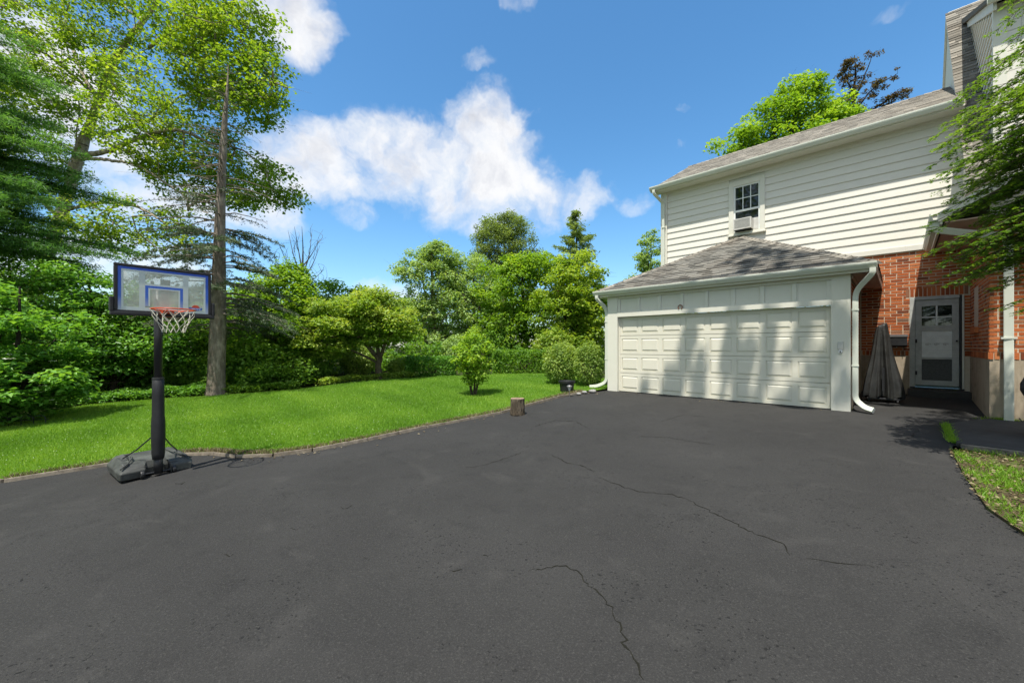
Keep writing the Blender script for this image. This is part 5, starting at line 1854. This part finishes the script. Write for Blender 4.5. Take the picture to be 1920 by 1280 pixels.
# ------------------------------------------------------------------ hemlock at the right, close to the camera
def hemlock():
    rng = np.random.default_rng(80)
    tb = hw(8.9, -2.75)
    tb.z = Gt(-2.75)
    root = thing('hemlock_tree', 'hemlock with drooping feathery sprays hanging in front of the brick wing', 'conifer', tb)
    b0 = np.array(tb)
    tp = smooth_path([(*tb, .22), (tb.x, tb.y, 4, .17), (tb.x - .05, tb.y, 8, .10), (tb.x, tb.y, 12, .03)], .4)
    tubes('trunk', tp[:-1, :3] - b0, tp[1:, :3] - b0, tp[:-1, 3], tp[1:, 3], 'bark_dark', root, 10)
    A, B, ra, rb, NP, NA, NT = [], [], [], [], [], [], []
    # boughs end at chosen points in space: (end point, droop)
    ends = []
    for (px, py, d) in [(1752, 322, 5.3), (1770, 290, 5.2), (1765, 375, 5.1), (1785, 340, 5.1), (1795, 270, 5.2), (1740, 440, 5.2), (1775, 500, 5.0), (1760, 540, 5.0), (1748, 300, 5.2), (1760, 345, 5.0), (1755, 270, 5.3), (1790, 235, 5.3), (1812, 180, 5.4), (1850, 130, 5.4), (1870, 70, 5.5), (1880, 30, 5.6), (1735, 455, 5.3), (1748, 520, 5.0), (1730, 498, 5.1), (1770, 555, 4.9),
                        (1800, 420, 5.0), (1830, 380, 4.9), (1790, 480, 4.9), (1810, 520, 4.8), (1850, 560, 4.8), (1878, 590, 4.7), (1840, 300, 5.1), (1860, 250, 5.2), (1880, 200, 5.3), (1895, 450, 4.8), (1900, 350, 5.0), (1780, 390, 5.2),
                        (1905, 160, 5.3), (1765, 415, 5.3), (1900, 600, 4.6), (1820, 460, 5.2), (1790, 310, 5.6), (1840, 430, 5.4), (1880, 500, 5.2), (1775, 250, 5.7), (1845, 345, 5.6)]:
        ends.append(np.array(at(px, py, d)))
    for k in range(80):
        ends.append(np.array(at(rng.uniform(1770, 1965) + 0 * k, rng.uniform(200, 560), rng.uniform(4.5, 5.8))))
    for k in range(34):
        ends.append(np.array(at(rng.uniform(1800, 1930), rng.uniform(310, 540), rng.uniform(4.7, 5.6))))
    for k in range(16):
        a_ = rng.uniform(-2.4, 1.3)
        rr_ = rng.uniform(.9, 1.9)
        ends.append(np.array([tb.x + rr_ * math.cos(a_), tb.y + rr_ * math.sin(a_), rng.uniform(2.6, 7.5)]))
    for e in ends:
        L0 = np.linalg.norm(e[:2] - b0[:2])
        z0 = e[2] + L0 * rng.uniform(.10, .34)
        p0 = np.array([tb.x, tb.y, z0])
        m_ = 16
        prev = p0
        d = unit((e - p0)[None])[0]
        lat = unit(np.cross(d, np.array([0, 0, 1.]))[None])[0]
        tb_ = rng.normal(.56, .13)
        for s_ in range(1, m_ + 1):
            q = s_ / m_
            p = p0 * (1 - q) + e * q + np.array([0, 0, .16 * L0 * math.sin(q * math.pi * .9) * (1 - q * .2)]) + rng.normal(0, .012, 3)
            A.append(prev); B.append(p); ra.append(.016 * (1 - q * .9) + .0015); rb.append(.016 * (1 - q * .95) + .001)
            if q > .2:
                for sgn in (-1, 1):
                    for rep in range(2 if p[0] < 1.5 * p[1] else 1):
                        tl = (.36 * (1.08 - q) ** .7 + .07) * rng.uniform(.6, 1.15)
                        pp = prev + (p - prev) * rng.random()
                        td = unit((d * .75 + lat * sgn * rng.uniform(.5, 1.35) + np.array([0, 0, rng.normal(-.14, .18)]))[None])[0]
                        e2 = pp + td * tl + np.array([0, 0, -.2 * tl])
                        A.append(pp); B.append(e2); ra.append(.003); rb.append(.001)
                        # side twiglets in the plane of the spray
                        lat2 = unit(np.cross(td, np.array([0, 0, 1.]))[None])[0]
                        for w_ in range(int(tl / .035) + 1):
                            f = rng.random()
                            q0 = pp + (e2 - pp) * f
                            s2 = rng.choice((-1, 1))
                            t2 = unit((td * .9 + lat2 * s2 * .75 + np.array([0, 0, -.12]))[None])[0]
                            l2 = .085 * (1.15 - f) + .02
                            nn = max(3, int(l2 / .0145))
                            u_ = (np.arange(nn) + rng.random(nn)) / nn
                            NP.append(q0 + t2 * l2 * u_[:, None] + rng.normal(0, .003, (nn, 3)))
                            NA.append(t2 * .55 + np.cross(t2, np.array([0, 0, 1.]))[None] * np.where(np.arange(nn) % 2, 1, -1)[:, None] + rng.normal(0, .2, (nn, 3)))
                            NT.append(tb_ + (f - .45) * .35 + rng.normal(0, .12, nn))
            prev = p
    tubes('branches', np.array(A) - b0, np.array(B) - b0, ra, rb, 'bark_twig', root, 4)
    P = np.vstack(NP) - b0
    leaf_cloud('crown', P, .045 * rng.uniform(.7, 1.25, len(P)), 'needle_hemlock', np.concatenate(NT), rng, root, up=1.2, axis=np.vstack(NA), width=.34, fold=.03)


hemlock()

# tree standing in the bed to the right whose limb reaches over the drive and dapples the garage
ob_ = hw(9.8, -5.2)
ob_.z = Gt(-5.2)


def over(s, t, z, h):
    """point at height h on the sun's path to the point (s,t,z) of the garage"""
    p = hw(s, t, z)
    return p + TO_SUN * ((h - z) / TO_SUN.z)


HT = 17.0
limbs = [[(*ob_, .42), (*hw(9.75, -5.1, 5), .38), (*hw(9.7, -5.2, 11), .30), (*hw(9.8, -5.4, 16.5), .18), (*hw(9.9, -5.5, 21), .04)],
         [(*hw(9.75, -5.3, 14.6), .2), (*over(7.6, 0, 3.2, HT - 1), .15), (*over(5.6, 0, 3.2, HT - .3), .10), (*over(3.6, 0, 3.15, HT), .07), (*over(2.0, 0, 3.1, HT), .045), (*over(.8, 0, 3.1, HT - .1), .02)],
         [(*over(6.0, 0, 2.7, HT - .4), .08), (*over(4.9, .6, 3.2, HT + .8), .06), (*over(3.9, .9, 3.5, HT + 1.2), .04), (*over(3.2, 1.2, 3.7, HT + 1.3), .015)]]
streak = [(.78, .82, .07, .2, 1.4, 5), (1.5, 1.62, .16, .05, .75, 5), (1.8, 2.05, .09, .8, 2.1, 7), (2.15, 2.3, .12, .05, 1.0, 6), (2.82, 3.05, .09, .5, 2.1, 7), (3.05, 3.2, .16, .05, 1.0, 5), (3.25, 3.5, .15, .9, 2.1, 6),
          (3.6, 3.75, .12, .3, 1.9, 6), (4.1, 4.4, .12, .9, 2.1, 5), (4.3, 4.6, .2, .05, 1.0, 7), (4.0, 4.15, .12, .05, .5, 3), (4.75, 4.85, .1, .6, 2.2, 5), (5.0, 5.05, .1, .5, 2.0, 5)]
bl = []
for s0, s1, w_, z0_, z1_, n_ in streak:
    for i in range(n_):
        f = (i + .5) / n_
        bl.append((tuple(over(s0 + (s1 - s0) * f, 0, z0_ + (z1_ - z0_) * f, HT - .3)), (w_, w_, w_ * .6), .5 + w_ * 4))
for s_, t_, z_ in ((2.9, 1.0, 3.5), (3.3, .8, 3.4), (3.7, .7, 3.4), (4.1, .6, 3.3), (3.0, 1.5, 3.8), (3.5, 1.2, 3.6), (3.2, .4, 3.2), (3.8, .3, 3.1)):
    bl.append((tuple(over(s_, t_, z_, HT + 1)), (.3, .3, .2), 2.2))
bl += [(tuple(hw(9.9, -5.4, 18)), (2.4, 2.4, 2.4), 12), (tuple(hw(10.8, -5.0, 15)), (2.2, 2.2, 1.8), 8)]
broadleaf('overhanging_ash', 'tall ash beyond the right edge with a long limb reaching over the drive', 'tree', ob_, limbs, bl, 175, 5600, .13, 'leaf_midgreen', 'bark_grey', 85, rc=(.08, .17), tips=.007, twigs=2)
# trees across the street behind the viewpoint, mirrored in the window panes
for (x_, y_, h_, lab_) in ((-24, -7, 25, 'broad street tree behind the viewpoint, nearer the pine'), (-15, -17, 22, 'broad street tree directly behind the viewpoint'), (-30, 1, 24, 'broad street tree far out beyond the pine')):
    b_ = Vector((x_, y_, float(G(x_, y_))))
    broadleaf('street_tree', lab_, 'tree', b_, [[(*b_, .4), (x_, y_, 5, .3), (x_ + .4, y_, 10, .15), (x_, y_, h_ - 1, .03)]],
              [((x_, y_, h_ * .62), (4.6, 4.6, h_ * .34), 1)], 110, 7000, .42, 'leaf_midgreen', 'bark_grey', 90 + int(h_ + x_), rc=(.8, 1.3), tips=.02, group='street trees behind the viewpoint', twigs=2)

# ------------------------------------------------------------------ basketball hoop
HB = Vector((-4.97, 5.62, float(G(-4.97, 5.62))))
hoop = thing('basketball_hoop', 'portable basketball hoop with clear blue-edged backboard on black pole', 'basketball hoop', HB, R(53.1))
# weighted base (local -y faces the court)
bp = MB()
lower = [(-.39, -.02), (-.13, .0), (-.13, .10), (.13, .10), (.13, .0), (.37, -.02), (.40, .10), (.40, .78), (.30, .90), (-.30, .90), (-.40, .78), (-.40, .10)]
mid = [(-.395, -.025), (-.13, -.005), (-.13, .10), (.13, .10), (.13, -.005), (.375, -.025), (.41, .10), (.41, .79), (.31, .91), (-.31, .91), (-.41, .79), (-.41, .10)]
top = [(-.33, .06), (-.13, .05), (-.12, .14), (.12, .14), (.13, .05), (.31, .06), (.34, .14), (.34, .72), (.25, .82), (-.25, .82), (-.34, .72), (-.34, .14)]
n = len(lower)
V = [(x, y, .015) for x, y in lower] + [(x, y, .115) for x, y in mid] + [(x, y, .165 + .05 * (y > .1)) for x, y in top] + [(x * .75, .12 + (y - .05) * .8, .19 + .06 * (.2 < y < .75)) for x, y in top]
F = []
for l in range(3):
    F += [(l * n + k, l * n + (k + 1) % n, (l + 1) * n + (k + 1) % n, (l + 1) * n + k) for k in range(n)]
F.append(tuple(range(3 * n, 4 * n)))
F.append(tuple(range(n))[::-1])
base_o = bp.add(V, F).build('base', 'plastic_base', hoop, bevel=.014)
MB().tube([(-.38, .02, .17), (-.30, .10, .21), (-.22, .30, .245), (-.2, .6, .245), (-.3, .8, .20)], .011, 6).build('rib', 'plastic_base', base_o)
MB().tube([(.38, .02, .17), (.30, .10, .21), (.22, .30, .245), (.2, .6, .245), (.3, .8, .20)], .011, 6).build('rib', 'plastic_base', base_o)
for sx in (-.17, .17):
    MB().lathe([(.0, -.02), (.045, -.02), (.05, -.01), (.05, .01), (.045, .02), (.0, .02)], 14).build('wheel', 'plastic_black', hoop).matrix_basis = Matrix.Translation((sx, -.01, .055)) @ Matrix.Rotation(math.pi / 2, 4, 'Y')
    MB().box(sx - .05, sx + .05, .03, .09, .03, .15).build('wheel_bracket', 'metal_dark', hoop)
MB().tube([(-.17, -.01, .055), (.17, -.01, .055)], .012, 8).build('axle', 'metal_dark', hoop)
zr = lambda py: 1.3 + (648.7 - py) / 750 * 5.6 - HB.z
MB().tube([(0, 0, .03), (0, 0, zr(853))], .052, 16).build('lower_pole', 'pole_black', hoop, smooth=True)
MB().lathe([(.04, zr(862)), (.066, zr(860)), (.074, zr(850)), (.079, zr(815)), (.078, zr(790)), (.070, zr(778)), (.068, zr(740)), (.066, zr(712)), (.058, zr(711)), (.058, zr(709))], 20).build('pole_pad', 'plastic_black', hoop, smooth=True)
MB().lathe([(.05, 0), (.068, .004), (.068, .03), (.05, .034)], 20, (0, 0, zr(712))).build('collar', 'pole_black', hoop)
MB().tube([(0, 0, zr(720)), (0, 0, zr(540))], .049, 16).build('upper_pole', 'pole_black', hoop, smooth=True)
for sx in (-1, 1):
    MB().tube([(sx * .05, .03, .56), (sx * .18, .22, .37), (sx * .30, .40, .235)], .009, 6).build('stay_rod', 'metal_dark', hoop)
# backboard: local plane y = BY facing -y
BY = -.245
bw_, bh_ = 1.03, .635
zc = 2.05 - HB.z
bb = thing('backboard', None, None)
bb.parent = hoop
bb.location = (.03, BY, zc - bh_ / 2)
xo, zo = bw_ / 2, bh_
def ring(mb, x0, x1, z0, z1, w, y0, y1):
    mb.box(x0, x1, y0, y1, z0, z0 + w)
    mb.box(x0, x1, y0, y1, z1 - w, z1)
    mb.box(x0, x0 + w, y0, y1, z0 + w, z1 - w)
    mb.box(x1 - w, x1, y0, y1, z0 + w, z1 - w)
    return mb
ring(MB(), -xo, xo, 0, zo, .036, -.02, .03).build('rim_frame', 'plastic_black', bb, bevel=.008)
MB().box(-xo + .03, xo - .03, -.004, .004, .03, zo - .03).build('acrylic', 'acrylic_clear', bb)
ix, iz0_, iz1_ = xo - .036, .036, zo - .036
blue = MB()
blue.box(-ix, ix, -.0075, -.0055, iz1_ - .033, iz1_)
blue.box(-ix, -ix + .033, -.0075, -.0055, iz0_, iz1_ - .033)
blue.box(ix - .033, ix, -.0075, -.0055, iz0_, iz1_ - .033)
blue.build('blue_border', 'print_blue', bb)
gr_ = MB()
jx = ix - .033
gr_.box(-jx, jx, -.0074, -.0056, iz1_ - .058, iz1_ - .033)
gr_.box(-jx, jx, -.0074, -.0056, iz0_, iz0_ + .045)
gr_.box(-jx, -jx + .022, -.0074, -.0056, iz0_ + .045, iz1_ - .058)
gr_.box(jx - .022, jx, -.0074, -.0056, iz0_ + .045, iz1_ - .058)
for x in (-.245, .215):
    gr_.box(x - .03, x + .03, -.0074, -.0056, iz0_ + .045, iz1_ - .058)
gr_.box(-.215, .185, -.0074, -.0056, .375, .40)
gr_.build('grey_border', 'print_grey', bb)
sqb = MB()
sqb.box(-.215, .185, -.0076, -.0056, .345, .375)
sqb.box(-.215, -.183, -.0076, -.0056, .10, .345)
sqb.box(.153, .185, -.0076, -.0056, .10, .345)
sqb.build('target_square', 'print_blue', bb)
sqg = MB()
sqg.box(-.183, .153, -.0075, -.0057, .328, .345)
sqg.box(-.183, -.165, -.0075, -.0057, .10, .328)
sqg.box(.135, .153, -.0075, -.0057, .10, .328)
sqg.build('target_inline', 'print_grey', bb)
ring(MB(), -xo + .06, xo - .06, .055, zo - .055, .014, .0065, .012).build('back_stiffener', 'plastic_black', bb)
# lower bumper pad
pad = MB()
pad.box(-xo - .035, xo + .035, -.035, .05, -.035, .012)
pad.box(-xo - .04, -xo - .002, -.034, .05, .012, .20)
pad.box(xo + .002, xo + .04, -.034, .05, .012, .20)
pad.build('bumper_pad', 'plastic_black', bb, bevel=.01)
# round emblem: half ball over a name plate
em = MB()
N_ = 14
em.prism([(.33 + .045 * math.cos(math.pi * k / N_), -.0085, .115 + .04 * math.sin(math.pi * k / N_)) for k in range(N_ + 1)], (0, .0025, 0))
em.build('emblem_ball', 'logo_red', bb)
MB().prism([(.25, -.0105, .118), (.26, -.0105, .085), (.33, -.0105, .072), (.40, -.0105, .085), (.41, -.0105, .118), (.33, -.0105, .112)], (0, .0015, 0)).build('emblem_plate', 'logo_blue', bb)
cu = bpy.data.curves.new('emblem_name', 'FONT')
cu.body = 'LIFETIME'
cu.size = .030
cu.extrude = .0006
cu.align_x = 'CENTER'
cu.materials.append(MATS['logo_white'])
tmp_ = bpy.data.objects.new('emblem_tmp', cu)
col.objects.link(tmp_)
bpy.context.view_layer.update()
me_ = bpy.data.meshes.new_from_object(tmp_.evaluated_get(bpy.context.evaluated_depsgraph_get()))
bpy.data.objects.remove(tmp_)
tx = link('emblem_name', me_, bb)
tx.location = (.33, -.0114, .086)
tx.rotation_euler = (math.pi / 2, 0, 0)
# lifting arms behind the board
for sx in (-.14, .14):
    MB().tube([(sx * .35, -.02, zr(560)), (sx * 1.0 + .03, BY + .02, zc + .12)], .018, 8).build('arm', 'grille_metal', hoop)
    MB().tube([(sx * .35, -.02, zr(592)), (sx * .6 + .03, BY + .02, zc - .22)], .018, 8).build('arm', 'grille_metal', hoop)
MB().box(-.02, .08, BY + .01, BY + .05, zc - .25, zc + .16).build('arm_mount', 'grille_metal', hoop)
# rim, bracket and net
rz_ = 1.78 - HB.z
rc_ = Vector((.03, BY - .36, rz_))
rimo = MB().tube([rc_ + Vector((.2285 * math.cos(a * math.pi / 20), .2285 * math.sin(a * math.pi / 20), 0)) for a in range(41)], .0085, 8, caps=False).build('rim', 'rim_orange', hoop, smooth=True)
MB().prism([(-.075 + .03, BY - .01, rz_ - .085), (.075 + .03, BY - .01, rz_ - .085), (.075 + .03, BY - .01, rz_ + .012), (-.075 + .03, BY - .01, rz_ + .012)], (0, -.02, 0)).build('rim_plate', 'rim_orange', rimo)
for sx in (-1, 1):
    MB().tube([(.03 + sx * .06, BY - .02, rz_ - .06), (.03 + sx * .10, BY - .16, rz_ - .02), (.03 + sx * .15, rc_.y + .16, rz_ - .006)], .008, 6).build('brace', 'rim_orange', rimo)
MB().box(-.03, .09, BY - .13, BY - .03, rz_ - .035, rz_ - .004).build('rim_bracket', 'rim_orange', rimo)
net = MB()
rows_ = [(0, .225, -.008), (1, .205, -.085), (2, .165, -.165), (3, .125, -.235), (4, .115, -.30)]
for k in range(12):
    for sgn in (-1, 1):
        pts = []
        for i, (l, r_, dz) in enumerate(rows_):
            a = (k + sgn * .5 * l) * 2 * math.pi / 12 + (.05 if i else 0)
            w_ = .012 * math.sin(k * 2.3 + l * 1.7)
            pts.append(rc_ + Vector(((r_ + w_) * math.cos(a), (r_ + w_) * math.sin(a), dz + .5 * w_)))
        net.tube(pts, .0034, 4)
net.build('net', 'net_white', hoop)

# ------------------------------------------------------------------ small things round the house
def at_house(name, label, cat, s, t, z, rz=0., group=None):
    return thing(name, label, cat, hw(s, t, z), HA + rz, group)


hs_ = at_house('horseshoe', 'rusty red horseshoe nailed to the header above the garage door', 'horseshoe', 1.795, -.012, 2.235)
MB().tube([(.052 * math.cos(a) * (1.0 if abs(a - math.pi / 2) < 1.7 else .85), 0, .062 * math.sin(a) + .055) for a in [(-.75 + k * (math.pi + 1.5) / 18) for k in range(19)]], .0125, 6).build('shoe', 'horseshoe_rust', hs_, smooth=True)
for k in (.3, .8, 1.3, math.pi - 1.3, math.pi - .8, math.pi - .3):
    MB().box(.052 * math.cos(k) - .004, .052 * math.cos(k) + .004, -.017, -.010, .062 * math.sin(k) + .051, .062 * math.sin(k) + .059).build('nail', 'metal_dark', hs_)

kp = at_house('garage_keypad', 'small beige keypad box on the right corner board of the garage', 'keypad', 4.98, -.002, 1.29)
MB().box(-.045, .045, -.028, .0, -.06, .10).build('cover', 'ac_paint', kp, bevel=.008)
MB().box(-.03, .03, -.02, .0, -.13, -.062).build('base', 'logo_white', kp, bevel=.006)
MB().box(-.012, .012, -.026, -.02, -.115, -.09).build('button', 'plastic_black', kp)

ac = at_house('air_conditioner', 'old window air conditioner jutting from the upstairs window', 'air conditioner', 2.50, T - .06, iz0 + .012)
MB().box(-.235, .235, -.20, .07, .01, .33).build('case', 'ac_paint', ac, bevel=.008)
ring(MB(), -.235, .235, .012, .33, .03, -.214, -.2).build('bezel', 'ac_paint', ac)
MB().box(-.2, .2, -.206, -.202, .045, .3).build('coil', 'grille_metal', ac)
for k in range(11):
    MB().box(-.2, .2, -.2105, -.2065, .055 + k * .022, .061 + k * .022).build('louvre', 'ac_paint', ac)
MB().box(-.22, .22, -.19, .05, -.0, .0095).build('drip_tray', 'metal_dark', ac)
MB().box(.24, ix1 - .045 - 2.5, .03, .05, .0, .34).build('side_panel', 'ac_paint', ac)

mb_ = at_house('mailbox', 'black metal mailbox fixed to the brick wall left of the door', 'mailbox', 5.80, T - .022, 1.29)
MB().prism([(-.16, 0, 0), (-.16, -.10, .0), (-.16, -.115, .03), (-.16, -.115, .24), (-.16, -.06, .285), (-.16, 0, .285)], (.32, 0, 0)).build('box', 'metal_dark', mb_, bevel=.006)
MB().prism([(-.17, -.002, .29), (-.17, -.06, .29), (-.17, -.124, .235), (-.17, -.124, .222), (-.17, -.062, .278), (-.17, -.002, .282)], (.34, 0, 0)).build('lid', 'plastic_black', mb_)
for sx in (-.1, .1):
    MB().tube([(sx, -.05, -.002), (sx, -.06, -.05), (sx, -.10, -.06), (sx, -.115, -.03)], .005, 5).build('hook', 'metal_dark', mb_)

# tall draped cover on a wheeled stand
cv = at_house('covered_stand', 'tall grey-black fabric cover draped over a wheeled stand beside the garage', 'covered stand', 5.56, 1.62, Gt(1.6), R(4))
rg = np.random.default_rng(6)
N_ = 64
levels = [(.11, .0), (.13, .04), (.23, .12), (.36, .30), (.52, .47), (.72, .64), (.90, .78), (1.0, .90), (1.04, .97), (1.0, 1.0)]
V, F = [], []
Hh = 1.70
for li_, (wf, f) in enumerate(levels):
    z = .10 + (Hh - .10) * (1 - f)
    z = z if li_ else Hh
    for k in range(N_):
        a = 2 * math.pi * k / N_
        ca, sa = math.cos(a), math.sin(a)
        ex = (abs(ca) ** .7) * math.copysign(1, ca)
        ey = (abs(sa) ** .7) * math.copysign(1, sa)
        fold = 1 + (.04 + .13 * f) * math.sin(9 * a + 1.3 * math.sin(3 * a) + f * 2) + .05 * f * math.sin(17 * a + 2)
        rx, ry = .09 + .25 * wf - .03, .09 + .20 * wf - .03
        if f > .16 and abs(a - 3 * math.pi / 2 - .02) < .06:
            fold *= .18
        elif f > .16 and abs(a - 3 * math.pi / 2 - .02) < .2:
            fold *= 1.06
        V.append((rx * ex * fold - .03 * (1 - f) * .5, ry * ey * fold, z + ((.03 * math.sin(7 * a) + .02 * math.sin(15 * a + 1)) if f > .9 else 0) + (.05 * ca if li_ < 2 else 0)))
for l in range(len(levels) - 1):
    for k in range(N_):
        F.append((l * N_ + (k + 1) % N_, l * N_ + k, (l + 1) * N_ + k, (l + 1) * N_ + (k + 1) % N_))
F.append(tuple(range(N_)))
cvo = MB().add(V, F).build('cover', 'cover_fabric', cv, smooth=True)
sd_ = cvo.modifiers.new('sub', 'SUBSURF')
sd_.levels = sd_.render_levels = 1
MB().box(-.26, .28, -.20, .20, .055, .10).build('platform', 'plastic_black', cv, bevel=.01)
for sx in (-.22, .23):
    for sy2 in (-.17, .17):
        MB().tube([(sx - .015, sy2, .03), (sx + .015, sy2, .03)], .03, 12).build('castor', 'plastic_black', cv)
MB().box(-.02, .02, -.26, -.24, .25, .75).build('strap', 'plastic_black', cv)

# kettle grill under a black cover at the right edge
kg = at_house('covered_grill', 'black tarpaulin-covered kettle grill cut off by the right edge', 'grill', 7.42, -1.0, Gt(-1) + .05)
pr = [(.02, 1.0), (.16, .97), (.27, .88), (.315, .76), (.31, .66), (.25, .56), (.19, .47), (.20, .30), (.24, .05)]
V, F = [], []
for l, (r_, z) in enumerate(pr):
    for k in range(40):
        a = 2 * math.pi * k / 40
        w_ = 1 + (.03 + .11 * (l > 4)) * math.sin(6 * a + l * .6) + .03 * math.sin(13 * a + l)
        V.append((r_ * w_ * math.cos(a), r_ * w_ * math.sin(a), z))
for l in range(len(pr) - 1):
    for k in range(40):
        F.append((l * 40 + (k + 1) % 40, l * 40 + k, (l + 1) * 40 + k, (l + 1) * 40 + (k + 1) % 40))
F.append(tuple(range(40)))
MB().add(V, F).build('cover', 'tarp_black', kg, smooth=True)
for k in range(3):
    a = k * 2.094 + .4
    MB().tube([(.14 * math.cos(a), .14 * math.sin(a), .3), (.21 * math.cos(a), .21 * math.sin(a), .0)], .014, 6).build('leg', 'metal_dark', kg)

hk = at_house('garden_hose_end', 'yellow cord with black clamp end leaning beside the downspout', 'cord', 7.30, .16, Gt(.1) + .045)
MB().tube([(.13, .02, .34), (.10, .0, .27), (.075, -.01, .2)], .014, 8).build('cord', 'yellow_plastic', hk)
MB().lathe([(.012, 0), (.022, .01), (.02, .03), (.026, .04), (.022, .06), (.026, .07), (.02, .1), (.012, .11)], 12, (.06, -.01, .10)).build('grip', 'plastic_black', hk)
MB().tube([(.06, -.01, .11), (.03, -.02, .06), (-.03, -.03, .02), (-.06, -.03, .07)], .010, 6).build('jaw', 'plastic_black', hk)
MB().tube([(.06, -.01, .10), (.06, -.03, .03), (.10, -.04, .012), (.16, -.04, .03)], .010, 6).build('jaw', 'plastic_black', hk)

# log stump on end
lg = gp(970, 777)
lg.z += .0
lgt = thing('log_stump', 'sawn log standing on end at the kerb beside the drive', 'log', lg)
rg2 = random.Random(2)
N_ = 40
V, F = [], []
for z in (0, .02, .1, .2, .30, .345, .36):
    for k in range(N_):
        a = 2 * math.pi * k / N_
        r_ = .152 * (1 + .04 * math.sin(3 * a + 1) + .035 * math.sin(11 * a + z * 6) + rg2.uniform(-.03, .03)) * (1.06 if z < .05 else .95 if z > .35 else 1)
        V.append((r_ * math.cos(a), r_ * math.sin(a), z))
for l in range(6):
    for k in range(N_):
        F.append((l * N_ + k, l * N_ + (k + 1) % N_, (l + 1) * N_ + (k + 1) % N_, (l + 1) * N_ + k))
MB().add(V, F).build('bark', 'bark_twig', lgt)
MB().lathe([(.0, .0), (.143, .0), (.143, .012), (.0, .014)], 32, (0, 0, .35)).build('cut_face', 'wood_cut', lgt)
for r_ in (.03, .06, .09, .12):
    MB().tube([(r_ * math.cos(a * .3142), r_ * math.sin(a * .3142), .3635) for a in range(21)], .002, 4, caps=False).build('growth_ring', 'bark_twig', lgt)

# planter and path light
pp_ = gp(1065, 739)
pl = thing('planter', 'black plastic plant pot at the lawn corner by the garage', 'plant pot', pp_ + Vector((.0, .25, .03)))
MB().lathe([(.17, 0), (.185, .02), (.215, .27), (.24, .275), (.245, .33), (.225, .335), (.21, .29), (.17, .28), (.0, .27)], 28).build('pot', 'plastic_black', pl, smooth=False)
MB().lathe([(.0, .285), (.208, .285), (.2, .30), (.0, .305)], 20).build('soil', 'bed_soil', pl)
pt_ = gp(1068, 744)
plt = thing('path_light', 'small solar path light on a stake in front of the planter', 'path light', pt_ + Vector((0, .03, .0)))
MB().lathe([(.006, -.05), (.011, .0), (.011, .18)], 10).build('stake', 'lamp_plate', plt)
MB().lathe([(.02, .17), (.03, .19), (.055, .27), (.05, .275), (.02, .2)], 16).build('lens', 'lamp_lens', plt)
MB().lathe([(.075, .27), (.078, .285), (.05, .31), (.015, .325), (.0, .33)], 16).build('cap', 'lamp_plate', plt)
for k in range(4):
    a = k * 1.57 + .5
    MB().tube([(.03 * math.cos(a), .03 * math.sin(a), .19), (.062 * math.cos(a), .062 * math.sin(a), .275)], .004, 5).build('rib', 'lamp_plate', plt)

# stones under the left downspout
rg3 = np.random.default_rng(12)
lab = ['flat grey stone under the left garage downspout outlet', 'small rounded stone beside the planter and drive edge', 'pale stone between the planter and garage downspout']
for i, (px, py, r_) in enumerate(((1112, 737, .11), (1086, 742, .07), (1097, 739, .08))):
    p = gp(px, py)
    V, F = [], []
    for l in range(5):
        ph = -math.pi / 2 + math.pi * (l + .5) / 5
        for k in range(9):
            a = 2 * math.pi * k / 9
            q = r_ * rg3.uniform(.85, 1.12)
            V.append((q * math.cos(ph) * math.cos(a), q * .8 * math.cos(ph) * math.sin(a), .5 * q * math.sin(ph) + .03))
    for l in range(4):
        for k in range(9):
            F.append((l * 9 + k, l * 9 + (k + 1) % 9, (l + 1) * 9 + (k + 1) % 9, (l + 1) * 9 + k))
    F.append(tuple(range(9))[::-1])
    F.append(tuple(range(36, 45)))
    o = link('stone', raw_mesh('stone', V, F, 'stone_grey', True))
    o.location = p + Vector((0, .08, .02))
    tag(o, lab[i], 'stone', 'stones at the drive corner')

# low wire border fence at the left edge
fp = gp(18, 803)
fe = thing('border_fence', 'low black wire edging fence at the left edge under the dogwood', 'fence', fp, R(18))
for k in range(7):
    x = -.9 + k * .22
    MB().tube([(x, 0, -.04), (x, 0, .2), (x + .02, 0, .25), (x + .11, 0, .29), (x + .20, 0, .25), (x + .22, 0, .2), (x + .22, 0, -.04)], .008, 6).build('hoop', 'metal_dark', fe)
for z in (.08, .18):
    MB().tube([(-.95, .008, z), (.70, .008, z)], .006, 6).build('rail', 'metal_dark', fe)
